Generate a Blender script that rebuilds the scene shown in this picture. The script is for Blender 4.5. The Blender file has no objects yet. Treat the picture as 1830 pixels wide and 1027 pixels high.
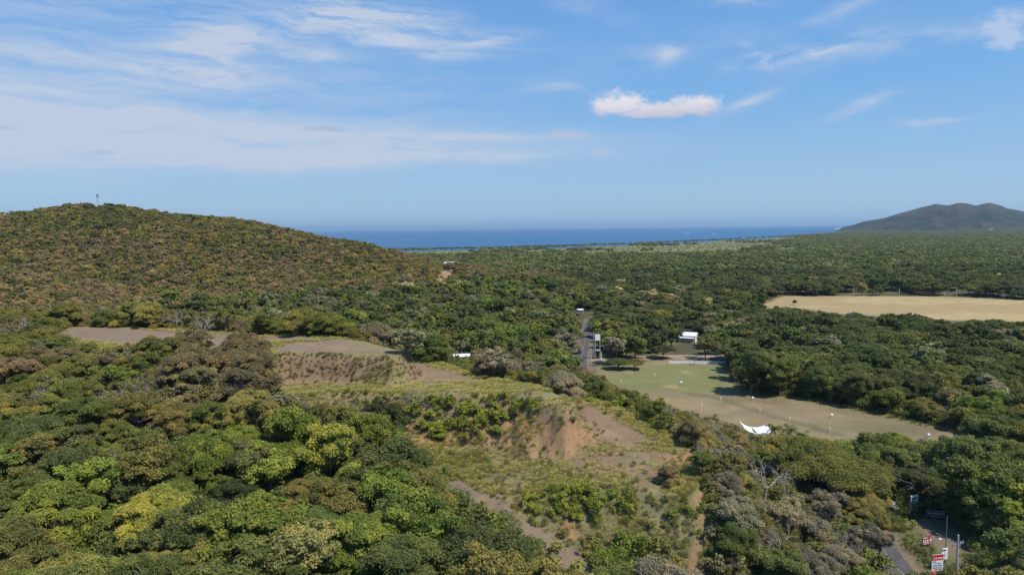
import bpy, bmesh, math, random
import numpy as np
from mathutils import Matrix, Vector

scene = bpy.context.scene
COL = scene.collection
random.seed(7)
RNG = np.random.default_rng(11)
R = math.radians

# ------------------------------------------------------------------ camera
CAM_Z = 60.0
FPX = 1221.0            # focal length in photograph pixels (1830 wide)
PITCH = R(4.97)
ROLL = R(-0.62)
cam_data = bpy.data.cameras.new('camera')
cam_data.sensor_width = 36.0
cam_data.lens = 36.0 * FPX / 1830.0
cam_data.clip_start = 0.5
cam_data.clip_end = 300000.0
cam = bpy.data.objects.new('camera', cam_data)
COL.objects.link(cam)
CAM_M = (Matrix.Translation((0, 0, CAM_Z)) @ Matrix.Rotation(R(90) - PITCH, 4, 'X') @ Matrix.Rotation(ROLL, 4, 'Z'))
cam.matrix_world = CAM_M
scene.camera = cam
CR = np.array(CAM_M.to_3x3())

# ------------------------------------------------------------------ render settings
SUN_AZ, SUN_EL = R(124.0), R(57.0)      # azimuth clockwise from +Y (view direction)
EXPOSURE = 0.5
SKY_STRENGTH = 0.1
vs = scene.view_settings
vs.view_transform = 'Standard'
vs.look = 'None'
vs.gamma = 1.0
vs.exposure = EXPOSURE
vs.use_curve_mapping = False
cy = scene.cycles
cy.max_bounces = 6
cy.diffuse_bounces = 4
cy.glossy_bounces = 2
cy.transmission_bounces = 3
cy.transparent_max_bounces = 8
cy.volume_bounces = 0
cy.use_denoising = True
cy.sample_clamp_indirect = 4.0


def ray(px, py):
    v = np.array([(px - 915.0) / FPX, (513.5 - py) / FPX, -1.0])
    d = CR @ v
    return d / np.linalg.norm(d)


def project(p):
    """world points (N,3) -> photograph pixels (N,), (N,), depth (N,)"""
    q = (np.asarray(p, float) - np.array([0, 0, CAM_Z])) @ CR
    zc = np.maximum(-q[:, 2], 1e-3)
    return 915.0 + FPX * q[:, 0] / zc, 513.5 - FPX * q[:, 1] / zc, -q[:, 2]


def at(px, py, z=0.0):
    d = ray(px, py)
    t = (z - CAM_Z) / d[2]
    return np.array([d[0] * t, d[1] * t, z])


def azel(px, py):
    d = ray(px, py)
    return math.degrees(math.atan2(d[0], d[1])), math.degrees(math.asin(d[2]))


# ------------------------------------------------------------------ node helper
class S:
    """a shader socket with arithmetic"""
    def __init__(s, nt, sock): s.nt, s.k = nt, sock
    def _m(s, op, *a, clamp=False):
        n = s.nt.nodes.new('ShaderNodeMath'); n.operation = op; n.use_clamp = clamp
        for i, v in enumerate((s,) + a):
            if isinstance(v, S): s.nt.links.new(v.k, n.inputs[i])
            else: n.inputs[i].default_value = v
        return S(s.nt, n.outputs[0])
    def __add__(s, o): return s._m('ADD', o)
    __radd__ = __add__
    def __sub__(s, o): return s._m('SUBTRACT', o)
    def __rsub__(s, o): return (s * -1.0) + o
    def __mul__(s, o): return s._m('MULTIPLY', o)
    __rmul__ = __mul__
    def __truediv__(s, o): return s._m('DIVIDE', o)
    def pow(s, o): return s._m('POWER', o)
    def exp(s): return s._m('EXPONENT')
    def clamp(s): return s._m('ADD', 0.0, clamp=True)
    def max(s, o): return s._m('MAXIMUM', o)
    def min(s, o): return s._m('MINIMUM', o)
    def smooth(s, a, b):
        n = s.nt.nodes.new('ShaderNodeMapRange'); n.interpolation_type = 'SMOOTHSTEP'
        s.nt.links.new(s.k, n.inputs[0]); n.inputs[1].default_value = a; n.inputs[2].default_value = b
        return S(s.nt, n.outputs[0])


def nn(nt, kind): return nt.nodes.new('ShaderNode' + kind)


def noise(nt, vec, scale, detail=4.0, rough=0.55, dist=0.0):
    n = nn(nt, 'TexNoise'); n.inputs['Scale'].default_value = scale; n.inputs['Detail'].default_value = detail
    n.inputs['Roughness'].default_value = rough; n.inputs['Distortion'].default_value = dist
    if vec is not None: nt.links.new(vec, n.inputs['Vector'])
    return S(nt, n.outputs[0])


def combine(nt, x, y, z):
    n = nn(nt, 'CombineXYZ')
    for i, v in enumerate((x, y, z)):
        if isinstance(v, S): nt.links.new(v.k, n.inputs[i])
        else: n.inputs[i].default_value = v
    return n.outputs[0]


def mixc(nt, f, a, b, mode='MIX'):
    n = nn(nt, 'Mix'); n.data_type = 'RGBA'; n.blend_type = mode; n.clamp_factor = True
    for i, v in ((0, f), (6, a), (7, b)):
        if isinstance(v, S): nt.links.new(v.k, n.inputs[i])
        elif hasattr(v, 'is_output'): nt.links.new(v, n.inputs[i])
        elif isinstance(v, (int, float)): n.inputs[i].default_value = v
        else: n.inputs[i].default_value = (*v, 1.0)
    return n.outputs[2]


# ------------------------------------------------------------------ world: sky and high cloud
def build_world():
    w = bpy.data.worlds.new('World'); scene.world = w; w.use_nodes = True
    w.cycles.sampling_method = 'MANUAL'; w.cycles.sample_map_resolution = 512
    nt = w.node_tree; nt.nodes.clear()
    out = nn(nt, 'OutputWorld'); bg = nn(nt, 'Background'); nt.links.new(bg.outputs[0], out.inputs[0])
    bg.inputs[1].default_value = SKY_STRENGTH
    tc = nn(nt, 'TexCoord'); sep = nn(nt, 'SeparateXYZ'); nt.links.new(tc.outputs['Generated'], sep.inputs[0])
    x, y, z = (S(nt, o) for o in sep.outputs)
    sky = nn(nt, 'TexSky'); sky.sky_type = 'NISHITA'; sky.sun_disc = False
    sky.sun_elevation = SUN_EL; sky.sun_rotation = SUN_AZ
    sky.altitude = 0.0; sky.air_density = 1.0; sky.dust_density = 0.5; sky.ozone_density = 2.5
    nt.links.new(combine(nt, x, y, z.max(0.004)), sky.inputs[0])
    az = x._m('ARCTAN2', y) * 57.2958
    el = z._m('ARCSINE') * 57.2958
    # streaky cirrus texture: stretched sideways, warped
    wv = combine(nt, az * 0.05, el * 0.09, 0.0)
    warp = (noise(nt, wv, 1.0, 3.0) - 0.5)
    warp2 = (noise(nt, combine(nt, az * 0.16, el * 0.3, 3.3), 1.0, 3.0) - 0.5)
    elw = el + warp * 3.0 + warp2 * 1.4
    azw = az + warp2 * 8.0
    streak = noise(nt, combine(nt, azw * 0.05, elw * 0.62, 1.7), 1.0, 5.0, 0.55)
    fine = noise(nt, combine(nt, (azw - elw * 0.6) * 0.12, (elw + azw * 0.05) * 0.95, 9.1), 1.0, 9.0, 0.7)
    wisp = noise(nt, combine(nt, (azw + elw * 1.2) * 0.17, (elw - azw * 0.12) * 0.55, 5.0), 1.0, 8.0, 0.62)

    def blob(px, py, rx, ry, ang=0.0, warpy=1.0):
        """soft ellipse on the sky, centre and radii in degrees taken from picture positions"""
        a0, e0 = azel(px, py)
        k = 1.0 / FPX * 57.2958
        ca, sa = math.cos(R(ang)), math.sin(R(ang))
        dx = az - a0 + warp2 * (3.0 * warpy); dy = el - e0 + warp2 * (2.0 * warpy) + warp * (1.0 * warpy)
        u = (dx * ca + dy * sa) / (rx * k); v = (dy * ca - dx * sa) / (ry * k)
        return ((u * u + v * v) * -1.0).exp()
    # the wide milky sheet on the left and its long tongues
    sheet = blob(0, 215, 430, 42) * 0.85 + blob(350, 245, 520, 34) * 0.75 + blob(560, 275, 430, 15) * 0.8 \
        + blob(120, 290, 300, 16) * 0.55 + blob(240, 130, 330, 40, 6) * 0.5 + blob(-300, 200, 300, 90) * 0.6 + blob(760, 248, 260, 7, 0, .3) * 0.45
    a_sheet = sheet * (streak.smooth(0.28, 0.66) * 0.62 + fine.smooth(0.35, 0.68) * 0.40 + 0.26)
    wis = blob(380, 95, 70, 30, 10) * 1.0 + blob(690, 35, 200, 26, -8) * 0.85 + blob(760, 92, 90, 14, -6) * 0.7 \
        + blob(590, 40, 140, 24, 10) * 0.7 + blob(560, 102, 60, 7) * 0.6 + blob(890, 68, 60, 9, 10) * 0.6 + blob(300, 20, 330, 40) * 0.35 \
        + blob(620, 165, 330, 40) * 0.3 + blob(60, 60, 200, 50) * 0.3
    wir = blob(1440, 98, 120, 12, 6) * 1.15 + blob(1345, 98, 22, 9, -40, .3) * 0.9 + blob(1195, 97, 30, 14, 20) * 0.75 + blob(1330, 186, 46, 8, 18, .4) * 0.95 \
        + blob(1545, 190, 46, 8, 14) * 0.75 + blob(1680, 212, 50, 5, 5) * 0.7 + blob(1640, 75, 170, 13, 8) * 0.45 + blob(990, 158, 50, 8, -3) * 0.7 \
        + blob(1510, 18, 60, 9, 12) * 0.45 + blob(1320, 6, 60, 9) * 0.5 + blob(1060, 12, 70, 14, -18) * 0.35 + blob(1130, 105, 120, 26, 8) * 0.2 + blob(1400, 60, 300, 30) * 0.12
    a_wisp = wis * fine.smooth(0.30, 0.66) * 1.35 + wir * wisp.smooth(0.30, 0.60) * 1.2
    a_c = (a_sheet * 1.08 + a_wisp * 0.75).min(0.86)
    # small fair-weather cumulus: warm white, soft grey-rose undersides
    puff = (noise(nt, combine(nt, az * 0.5, el * 0.9, 2.2), 1.0, 8.0, 0.62) - 0.5) + (noise(nt, combine(nt, az * 1.9, el * 2.6, 4.2), 1.0, 5.0, 0.6) - 0.5) * 0.5

    def cumulus(px, py, rx, ry, gain=1.0, tail=0.0):
        a0, e0 = azel(px, py); k = 57.2958 / FPX
        u = (az - a0) / (rx * k); v = (el - e0) / (ry * k)
        vv = v.max(0.0) * 0.8 + v.min(0.0) * 1.5
        d = (u * u + vv * vv)._m('SQRT') + puff * 1.7
        return (1.0 - d.smooth(0.30, 1.08)) * gain, v
    c1, v1 = cumulus(1108, 192, 62, 26)
    c2, _ = cumulus(1238, 194, 58, 22)
    c3, _ = cumulus(1172, 203, 74, 15)
    c4, _ = cumulus(1800, 66, 40, 30, 0.42)
    c5, _ = cumulus(1008, 241, 46, 11, 0.5)
    c6, _ = cumulus(1075, 274, 34, 9, 0.35)
    c7, _ = cumulus(690, 75, 80, 16, 0.35)
    cum = c1.max(c2).max(c3).max(c4).max(c5).max(c6).max(c7)
    g1, _ = cumulus(585, 231, 46, 7, 0.55)
    g2, _ = cumulus(185, 273, 22, 5, 0.4)
    g3, _ = cumulus(437, 140, 18, 6, 0.4)
    g4, _ = cumulus(5, 229, 25, 5, 0.45)
    grey = g1.max(g2).max(g3).max(g4)
    q = 1.0 / SKY_STRENGTH / 2.0 ** EXPOSURE
    f1, f2 = el.smooth(0.0, 13.0), el.smooth(8.0, 34.0)
    grad = mixc(nt, f2, mixc(nt, f1, tuple(q * t for t in SKY_LOW), tuple(q * t for t in SKY_MID)), tuple(q * t for t in SKY_TOP))
    base = mixc(nt, 0.85, sky.outputs[0], grad)
    c = mixc(nt, a_c, base, tuple(q * t for t in (0.57, 0.635, 0.76)))
    under = v1.smooth(-0.9, 0.5)
    ccol = mixc(nt, under, tuple(q * t for t in (0.56, 0.55, 0.68)), tuple(q * t for t in (0.80, 0.78, 0.84)))
    c = mixc(nt, cum, c, ccol)
    c = mixc(nt, grey, c, tuple(q * t for t in (0.36, 0.44, 0.62)))
    nt.links.new(c, bg.inputs[0])


SKY_LOW, SKY_MID, SKY_TOP = (0.33, 0.53, 0.76), (0.165, 0.42, 0.80), (0.075, 0.235, 0.68)   # clear-sky colours as displayed
build_world()

sun_d = bpy.data.lights.new('sun', 'SUN'); sun_d.energy = 3.6; sun_d.angle = R(0.53); sun_d.color = (1.0, 0.95, 0.87)
sun = bpy.data.objects.new('sun', sun_d); COL.objects.link(sun)
SUN_DIR = Vector((math.sin(SUN_AZ) * math.cos(SUN_EL), math.cos(SUN_AZ) * math.cos(SUN_EL), math.sin(SUN_EL)))
sun.rotation_euler = SUN_DIR.to_track_quat('Z', 'Y').to_euler()
sun.location = (80, -60, 160)

# ------------------------------------------------------------------ small maths: value noise, polygons
_perm = np.random.default_rng(3).random((256, 256))


def vnoise(x, y):
    xi, yi = np.floor(x).astype(int), np.floor(y).astype(int)
    fx, fy = x - xi, y - yi
    fx, fy = fx * fx * (3 - 2 * fx), fy * fy * (3 - 2 * fy)
    a = _perm[xi & 255, yi & 255]; b = _perm[(xi + 1) & 255, yi & 255]
    c = _perm[xi & 255, (yi + 1) & 255]; d = _perm[(xi + 1) & 255, (yi + 1) & 255]
    return (a * (1 - fx) + b * fx) * (1 - fy) + (c * (1 - fx) + d * fx) * fy


def fbm(x, y, s, octv=4):
    t, a, n = 0.0, 1.0, 0.0
    for i in range(octv):
        t = t + a * (vnoise(x / s + 17.3 * i, y / s + 5.1 * i) - 0.5); n += a; a *= 0.5; s *= 0.5
    return t / n * 2.0


def sdist(poly, x, y):
    """distance outside a polygon (negative inside)"""
    poly = np.asarray(poly, float)[:, :2]
    d = np.full(x.shape, 1e9); inside = np.zeros(x.shape, bool)
    n = len(poly)
    for i in range(n):
        ax, ay = poly[i]; bx, by = poly[(i + 1) % n]
        ex, ey = bx - ax, by - ay
        t = np.clip(((x - ax) * ex + (y - ay) * ey) / (ex * ex + ey * ey + 1e-9), 0, 1)
        d = np.minimum(d, np.hypot(x - ax - t * ex, y - ay - t * ey))
        cond = ((ay > y) != (by > y)) & (x < (bx - ax) * (y - ay) / (by - ay + 1e-12) + ax)
        inside ^= cond
    return np.where(inside, -d, d)


def pdist(line, x, y):
    line = np.asarray(line, float); d = np.full(x.shape, 1e9)
    for i in range(len(line) - 1):
        ax, ay = line[i][:2]; bx, by = line[i + 1][:2]; ex, ey = bx - ax, by - ay
        t = np.clip(((x - ax) * ex + (y - ay) * ey) / (ex * ex + ey * ey + 1e-9), 0, 1)
        d = np.minimum(d, np.hypot(x - ax - t * ex, y - ay - t * ey))
    return d


def sstep(a, b, v):
    t = np.clip((v - a) / (b - a), 0, 1); return t * t * (3 - 2 * t)


def wpoly(pts, z): return [at(px, py, z) for px, py in pts]


# ------------------------------------------------------------------ layout of the place (metres; camera stands 60 m over the valley floor)
ZA, ZB, ZC = 30.0, 24.0, 14.0
TER_A = wpoly([(40, 594), (120, 584), (240, 583), (480, 600), (560, 598), (650, 611), (722, 630), (706, 638), (600, 631), (520, 630), (400, 640), (230, 628), (100, 606)], ZA)
TER_B = wpoly([(480, 652), (720, 634), (765, 643), (832, 661), (880, 676), (955, 689), (1022, 716), (1000, 724), (930, 706), (800, 703), (700, 702), (590, 700), (500, 712), (450, 700)], ZB)
TER_C = wpoly([(790, 812), (850, 790), (980, 770), (1035, 732), (1085, 745), (1150, 772), (1225, 803), (1262, 838), (1225, 868), (1130, 862), (1000, 862), (900, 868), (820, 880), (788, 850)], ZC)
ROAD = [at(1655, 1060)[:2], at(1600, 1012)[:2], at(1560, 955)[:2], at(1500, 892)[:2], at(1400, 842)[:2], at(1270, 792)[:2], at(1150, 738)[:2], at(1075, 694)[:2],
        at(1040, 660)[:2], at(1045, 610)[:2], at(1051, 588)[:2], at(1056, 574)[:2], at(1080, 562)[:2], (120.0, 520.0), (190.0, 590.0)]


def spline(pts, step=3.0):
    pts = [np.asarray(p, float) for p in pts]; out = []
    P = [2 * pts[0] - pts[1]] + pts + [2 * pts[-1] - pts[-2]]
    for i in range(1, len(P) - 2):
        n = max(2, int(np.linalg.norm(P[i + 1] - P[i]) / step))
        for k in range(n):
            t = k / n
            out.append(0.5 * ((2 * P[i]) + (P[i + 1] - P[i - 1]) * t + (2 * P[i - 1] - 5 * P[i] + 4 * P[i + 1] - P[i + 2]) * t * t + (3 * P[i] - P[i - 1] - 3 * P[i + 1] + P[i + 2]) * t ** 3))
    out.append(pts[-1]); return out


ROADL = spline(ROAD, 4.0)
RANGE = wpoly([(1066, 655), (1100, 655), (1180, 642), (1290, 648), (1305, 672), (1330, 702), (1420, 712), (1560, 740), (1690, 768), (1750, 785), (1735, 798), (1660, 796), (1480, 800), (1300, 760), (1210, 735), (1110, 698), (1075, 680)], 0)
RANGE_GREEN = wpoly([(1070, 672), (1110, 660), (1200, 652), (1290, 654), (1305, 676), (1320, 700), (1220, 703), (1130, 692)], 0)
TANF = wpoly([(1358, 545), (1400, 529), (1520, 529), (1690, 530), (1830, 537), (2050, 545), (2050, 600), (1830, 577), (1700, 573), (1600, 566), (1490, 560), (1430, 552), (1380, 552)], 0)
SIDE_ROAD = [at(1060, 645)[:2], at(1130, 640)[:2], at(1200, 637)[:2], at(1290, 637)[:2], at(1400, 640)[:2]]
PATCHES = [wpoly([(1675, 623), (1760, 628), (1790, 640), (1700, 645), (1670, 632)], 0), wpoly([(1560, 610), (1600, 606), (1630, 612), (1590, 618)], 0)]
GULLY_PATH = [at(815, 870, 13)[:2], at(850, 900, 12)[:2], at(900, 925, 10.5)[:2], at(960, 955, 9)[:2], at(1005, 985, 8)[:2], at(1050, 1015, 7)[:2], at(1075, 1060, 6)[:2]]
FOOT_PATH = [at(1255, 930, 7)[:2], at(1243, 955, 6)[:2], at(1258, 985, 5)[:2], at(1240, 1015, 4)[:2], at(1232, 1050, 4)[:2]]
PAD = wpoly([(1620, 925), (1655, 925), (1720, 975), (1780, 985), (1740, 1010), (1690, 985)], 0)

# ground heights: scattered levels, smoothed with a multiquadric surface
CP = []


def cpx(px, py, z): CP.append(at(px, py, z))


for a in [(0, 1027, 16), (300, 1027, 15), (600, 1027, 12), (850, 1027, 9), (1060, 1020, 6), (1250, 1020, 3.5), (1420, 1010, 1.5),
          (0, 850, 20), (300, 850, 19), (600, 850, 16), (740, 905, 12.5), (850, 905, 11.5), (960, 960, 8.5),
          (0, 700, 27), (200, 700, 27), (400, 720, 25), (560, 770, 20), (680, 820, 16.5), (1000, 840, 11), (1100, 900, 9), (1200, 890, 8), (1285, 872, 8.5),
          (1350, 900, 4), (1330, 960, 2.5), (1320, 800, 2.5), (600, 620, 25), (800, 690, 19), (120, 592, 27), (300, 605, 27), (940, 730, 14), (1060, 740, 9),
          (1480, 930, 1), (1680, 930, 0), (1790, 960, 0), (1830, 1027, 0)]:
    cpx(*a)
for k in range(0, len(ROADL), 6):
    if ROADL[k][1] < 650: CP.append(np.array([*ROADL[k], 0.0]))
for p in RANGE + TANF: CP.append(np.array([p[0], p[1], 0.0]))
CP += [np.array(p, float) for p in [
    (-150, 285, 12), (-60, 285, 7), (0, 265, 4), (45, 225, 2), (-240, 280, 18), (-330, 230, 30), (-330, 120, 30), (-200, 40, 18), (0, 30, 8), (120, 40, 0), (220, 60, 0),
    (-290, 385, 37), (-400, 390, 46), (-208, 350, 14), (-520, 400, 50), (-250, 365, 25), (-430, 250, 34),
    (-391, 655, 84), (-487, 650, 69), (-600, 650, 62), (-750, 650, 60), (-330, 650, 73), (-274, 645, 66), (-221, 650, 58), (-189, 650, 52), (-146, 645, 44), (-114, 650, 36),
    (-82, 645, 27), (-45, 640, 22), (-8, 635, 12), (40, 630, 4), (75, 630, 0),
    (-420, 545, 56), (-330, 525, 46), (-250, 505, 34), (-160, 500, 22), (-80, 500, 13), (-20, 520, 6), (-560, 540, 52), (-330, 435, 27), (-240, 425, 17), (-160, 400, 11), (-60, 400, 7), (20, 400, 1), (-440, 450, 38),
    (-391, 800, 45), (-600, 800, 40), (-250, 800, 25), (-120, 780, 10), (-20, 760, 3), (-391, 950, 8), (-200, 950, 3), (-700, 1000, 8), (0, 900, 0), (150, 800, 0), (400, 800, 0), (-900, 1100, 0), (-300, 1150, 0), (300, 1100, 0), (700, 900, 0),
    (-1000, 500, 35), (-800, 300, 35), (400, 300, 0), (500, 500, 0), (300, 180, 0), (250, 400, 0), (700, 400, 0), (350, 120, 0)]]
CP = np.array(CP); CP = CP[CP[:, 1] > 0]
_C2 = 26.0 ** 2
_A = np.sqrt(((CP[:, None, :2] - CP[None, :, :2]) ** 2).sum(-1) + _C2)
_zm = 8.0
_W = np.linalg.solve(_A - 0.4 * np.eye(len(CP)), CP[:, 2] - _zm)

COAST_PX = [(480, 446), (560, 446), (700, 443), (850, 441), (1000, 437), (1100, 434), (1200, 430), (1350, 424), (1450, 418), (1520, 413.5), (1560, 411.5)]
_cw = np.array([at(px, py, 5.0) for px, py in COAST_PX]); _ct = _cw[:, 0] / _cw[:, 1]; _cyv = _cw[:, 1]


def coast_y(x, y):
    t = x / np.maximum(y, 1.0)
    return np.where(t > _ct[-1], 9000.0, np.interp(t, _ct, _cyv)) + 25 * np.sin(t * 60) + 15 * np.sin(t * 171)


def ground_z(x, y, detail=True):
    x = np.atleast_1d(np.asarray(x, float)); y = np.atleast_1d(np.asarray(y, float))
    z = np.zeros(x.shape)
    near = (y < 1150) & (np.abs(x) < 1150)
    xs, ys = x[near], y[near]
    zz = np.full(xs.shape, _zm)
    for i in range(len(CP)):
        zz += _W[i] * np.sqrt((xs - CP[i, 0]) ** 2 + (ys - CP[i, 1]) ** 2 + _C2)
    fade = 1 - sstep(950, 1140, ys)
    fade *= 1 - sstep(950, 1140, np.abs(xs))
    zz = np.maximum(zz, -1.5) * fade
    hilly = sstep(6, 30, zz)
    zz += hilly * (fbm(xs, ys, 90, 4) * 4.5)
    # levelled terraces and their banks
    rough = fbm(xs, ys, 11, 3) * 1.0 + np.abs(fbm(xs, ys, 4, 3)) * 1.3 + fbm(xs, ys, 2.0, 2) * 0.5 - 0.4
    for poly, zt, sl0, sl1 in ((TER_C, ZC, 0.7, 0.7), (TER_B, ZB, 1.1, 2.4), (TER_A, ZA, 1.6, 1.6)):
        d = sdist(poly, xs, ys)
        sl = sl0 + (sl1 - sl0) * sstep(1, 9, xs)
        top = zt + np.clip(-d, 0, 12) * 0.012 + fbm(xs, ys, 14, 3) * 0.25
        if zt == ZC: top = top + np.clip((ys - 128) / 32, -0.3, 1) * 3.2
        rill = sstep(0, 6, xs) * (np.abs(fbm(xs * 1.3, ys, 4, 4)) * 2.6 - .7) if zt == ZB else 0.0
        bank = (top if zt == ZC else zt) - np.maximum(d - 0.8 + (rough + rill) * sstep(0.2, 2.0, d), 0) * sl
        t = np.where(d < 0, top, np.minimum(top, bank + 0.1))
        zz = np.where(d < 0, np.maximum(t, np.where(zz > t, t, t)), np.where(d < 40, np.maximum(zz, t), zz))
        if zt == ZC:       # cut away whatever stands over the lowest terrace
            pass
    z[near] = zz
    rd = pdist(ROADL, x, y)
    flat = 1 - sstep(5.0, 13.0, rd)
    z = z * (1 - flat)
    far = sstep(800, 2300, y)
    z = z - 4.0 * far + far * fbm(x, y, 500, 3) * 1.2
    cyy = coast_y(x, y)
    z = np.where(y > cyy - 40, z - sstep(-40, 60, y - cyy) * 25, z)
    if detail:
        z = z + (fbm(x, y, 6.0, 3) * 0.16) * sstep(4, 9, rd) * (y < 900)
    return z


def gz(x, y): return float(ground_z(np.array([x]), np.array([y]))[0])


def hit(px, py, tmax=4000.0):
    """where the line of sight through a picture position meets the ground"""
    d = ray(px, py)
    t = np.concatenate([np.arange(40, 900, 0.5), np.arange(900, tmax, 5)])
    P = np.array([0, 0, CAM_Z]) + t[:, None] * d
    h = P[:, 2] - ground_z(P[:, 0], P[:, 1])
    i = int(np.argmax(h < 0)) if (h < 0).any() else len(t) - 1
    p = P[i]; return np.array([p[0], p[1], gz(p[0], p[1])])


# ------------------------------------------------------------------ object helpers
def mesh_from(name, V, F, mat=None, smooth=False):
    me = bpy.data.meshes.new(name)
    V = np.asarray(V, np.float32); F = np.asarray(F, np.int32)
    n, k = F.shape
    me.vertices.add(len(V)); me.vertices.foreach_set('co', V.ravel())
    me.loops.add(n * k); me.loops.foreach_set('vertex_index', F.ravel())
    me.polygons.add(n); me.polygons.foreach_set('loop_start', np.arange(0, n * k, k, dtype=np.int32))
    try: me.polygons.foreach_set('loop_total', np.full(n, k, np.int32))
    except Exception: pass
    me.polygons.foreach_set('use_smooth', np.full(n, smooth, bool))
    me.update(calc_edges=True); me.validate()
    if mat is not None: me.materials.append(mat)
    return me


def obj(name, me, parent=None, loc=None):
    o = bpy.data.objects.new(name, me); COL.objects.link(o)
    if parent is not None: o.parent = parent
    if loc is not None: o.location = loc
    return o


def tag(o, label=None, cat=None, group=None, kind=None):
    for k, v in (('label', label), ('category', cat), ('group', group), ('kind', kind)):
        if v: o[k] = v
    return o


def empty(name, loc, rz=0.0, label=None, cat=None, group=None):
    o = bpy.data.objects.new(name, None); COL.objects.link(o); o.location = loc; o.rotation_euler.z = rz
    o.empty_display_size = 0.3
    return tag(o, label, cat, group)


def principled(name, col, rough=0.8, spec=0.3, metal=0.0):
    m = bpy.data.materials.new(name); m.use_nodes = True
    b = m.node_tree.nodes['Principled BSDF']
    b.inputs['Base Color'].default_value = (*col, 1); b.inputs['Roughness'].default_value = rough
    b.inputs['Specular IOR Level'].default_value = spec; b.inputs['Metallic'].default_value = metal
    return m


def worn(name, col, rough=0.75, amount=0.25, scale=3.0, spec=0.3, metal=0.0):
    """plain colour with blotchy weathering"""
    m = principled(name, col, rough, spec, metal); nt = m.node_tree; b = nt.nodes['Principled BSDF']
    tc = nn(nt, 'TexCoord'); f = noise(nt, tc.outputs['Object'], scale, 6.0, 0.65)
    g = f.smooth(0.3, 0.75)
    c = mixc(nt, g, tuple(t * (1 - amount) for t in col), tuple(min(1, t * (1 + amount * 0.4)) for t in col))
    nt.links.new(c, b.inputs['Base Color']); return m


class MB:
    """collects boxes, tubes and sheets into one mesh"""
    def __init__(s): s.v, s.f = [], []
    def _add(s, vs, fs):
        k = len(s.v); s.v += [tuple(v) for v in vs]; s.f += [tuple(i + k for i in f) for f in fs]; return s
    def box(s, c, size, M=None):
        hx, hy, hz = (t / 2 for t in size); c = Vector(c)
        vs = [Vector((x * hx, y * hy, z * hz)) for z in (-1, 1) for y in (-1, 1) for x in (-1, 1)]
        if M is not None: vs = [M @ v for v in vs]
        return s._add([v + c for v in vs], [(0, 2, 3, 1), (4, 5, 7, 6), (0, 1, 5, 4), (2, 6, 7, 3), (0, 4, 6, 2), (1, 3, 7, 5)])
    def tube(s, a, b, r0, r1=None, n=6, cap=True):
        r1 = r0 if r1 is None else r1
        a, b = Vector(a), Vector(b); d = (b - a)
        if d.length < 1e-6: return s
        d.normalize(); u = d.orthogonal().normalized(); w = d.cross(u)
        vs = [a + (u * math.cos(6.2832 * i / n) + w * math.sin(6.2832 * i / n)) * r0 for i in range(n)]
        vs += [b + (u * math.cos(6.2832 * i / n) + w * math.sin(6.2832 * i / n)) * r1 for i in range(n)]
        fs = [(i, (i + 1) % n, n + (i + 1) % n, n + i) for i in range(n)]
        if cap: fs += [tuple(reversed(range(n))), tuple(range(n, 2 * n))]
        return s._add(vs, fs)
    def path(s, pts, radii, n=5):
        for i in range(len(pts) - 1): s.tube(pts[i], pts[i + 1], radii[i], radii[i + 1], n, cap=(i == len(pts) - 2))
        return s
    def poly(s, pts): return s._add(pts, [tuple(range(len(pts)))])
    def prism(s, pts, h):
        n = len(pts); vs = [Vector(p) for p in pts] + [Vector(p) + Vector(h) for p in pts]
        return s._add(vs, [tuple(reversed(range(n))), tuple(range(n, 2 * n))] + [(i, (i + 1) % n, n + (i + 1) % n, n + i) for i in range(n)])
    def mesh(s, name, mat=None, smooth=False):
        me = bpy.data.meshes.new(name); me.from_pydata(s.v, [], s.f)
        if mat is not None: me.materials.append(mat)
        if smooth:
            for p in me.polygons: p.use_smooth = True
        me.update(); return me
    def build(s, name, mat, parent=None, loc=None, smooth=False): return obj(name, s.mesh(name, mat, smooth), parent, loc)


# ------------------------------------------------------------------ ground sheet
def ground_material():
    m = bpy.data.materials.new('ground'); m.use_nodes = True; nt = m.node_tree; b = nt.nodes['Principled BSDF']
    b.inputs['Roughness'].default_value = 0.95; b.inputs['Specular IOR Level'].default_value = 0.1
    at_ = nn(nt, 'Attribute'); at_.attribute_name = 'cover'
    tc = nn(nt, 'TexCoord'); v = tc.outputs['Object']
    n1 = noise(nt, v, 0.9, 6.0, 0.7); n2 = noise(nt, v, 0.12, 5.0, 0.6); n3 = noise(nt, v, 3.5, 3.0, 0.6)
    k = (n1 * 0.55 + n2 * 0.5 + n3 * 0.35 + 0.30)
    c = mixc(nt, 1.0, at_.outputs['Color'], combine(nt, k, k * 1.0, k * 0.98), 'MULTIPLY')
    straw = noise(nt, v, 1.7, 5.0, 0.7).smooth(0.52, 0.72) * noise(nt, v, 0.21, 3.0).smooth(0.42, 0.62) * 0.5
    c = mixc(nt, straw, c, mixc(nt, 0.6, c, (0.27, 0.23, 0.11)))
    nt.links.new(c, b.inputs['Base Color'])
    bp = nn(nt, 'Bump'); bp.inputs['Strength'].default_value = 0.5; bp.inputs['Distance'].default_value = 0.35
    nt.links.new((n1 + n3 * 0.5).k, bp.inputs['Height']); nt.links.new(bp.outputs[0], b.inputs['Normal'])
    return m


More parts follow.
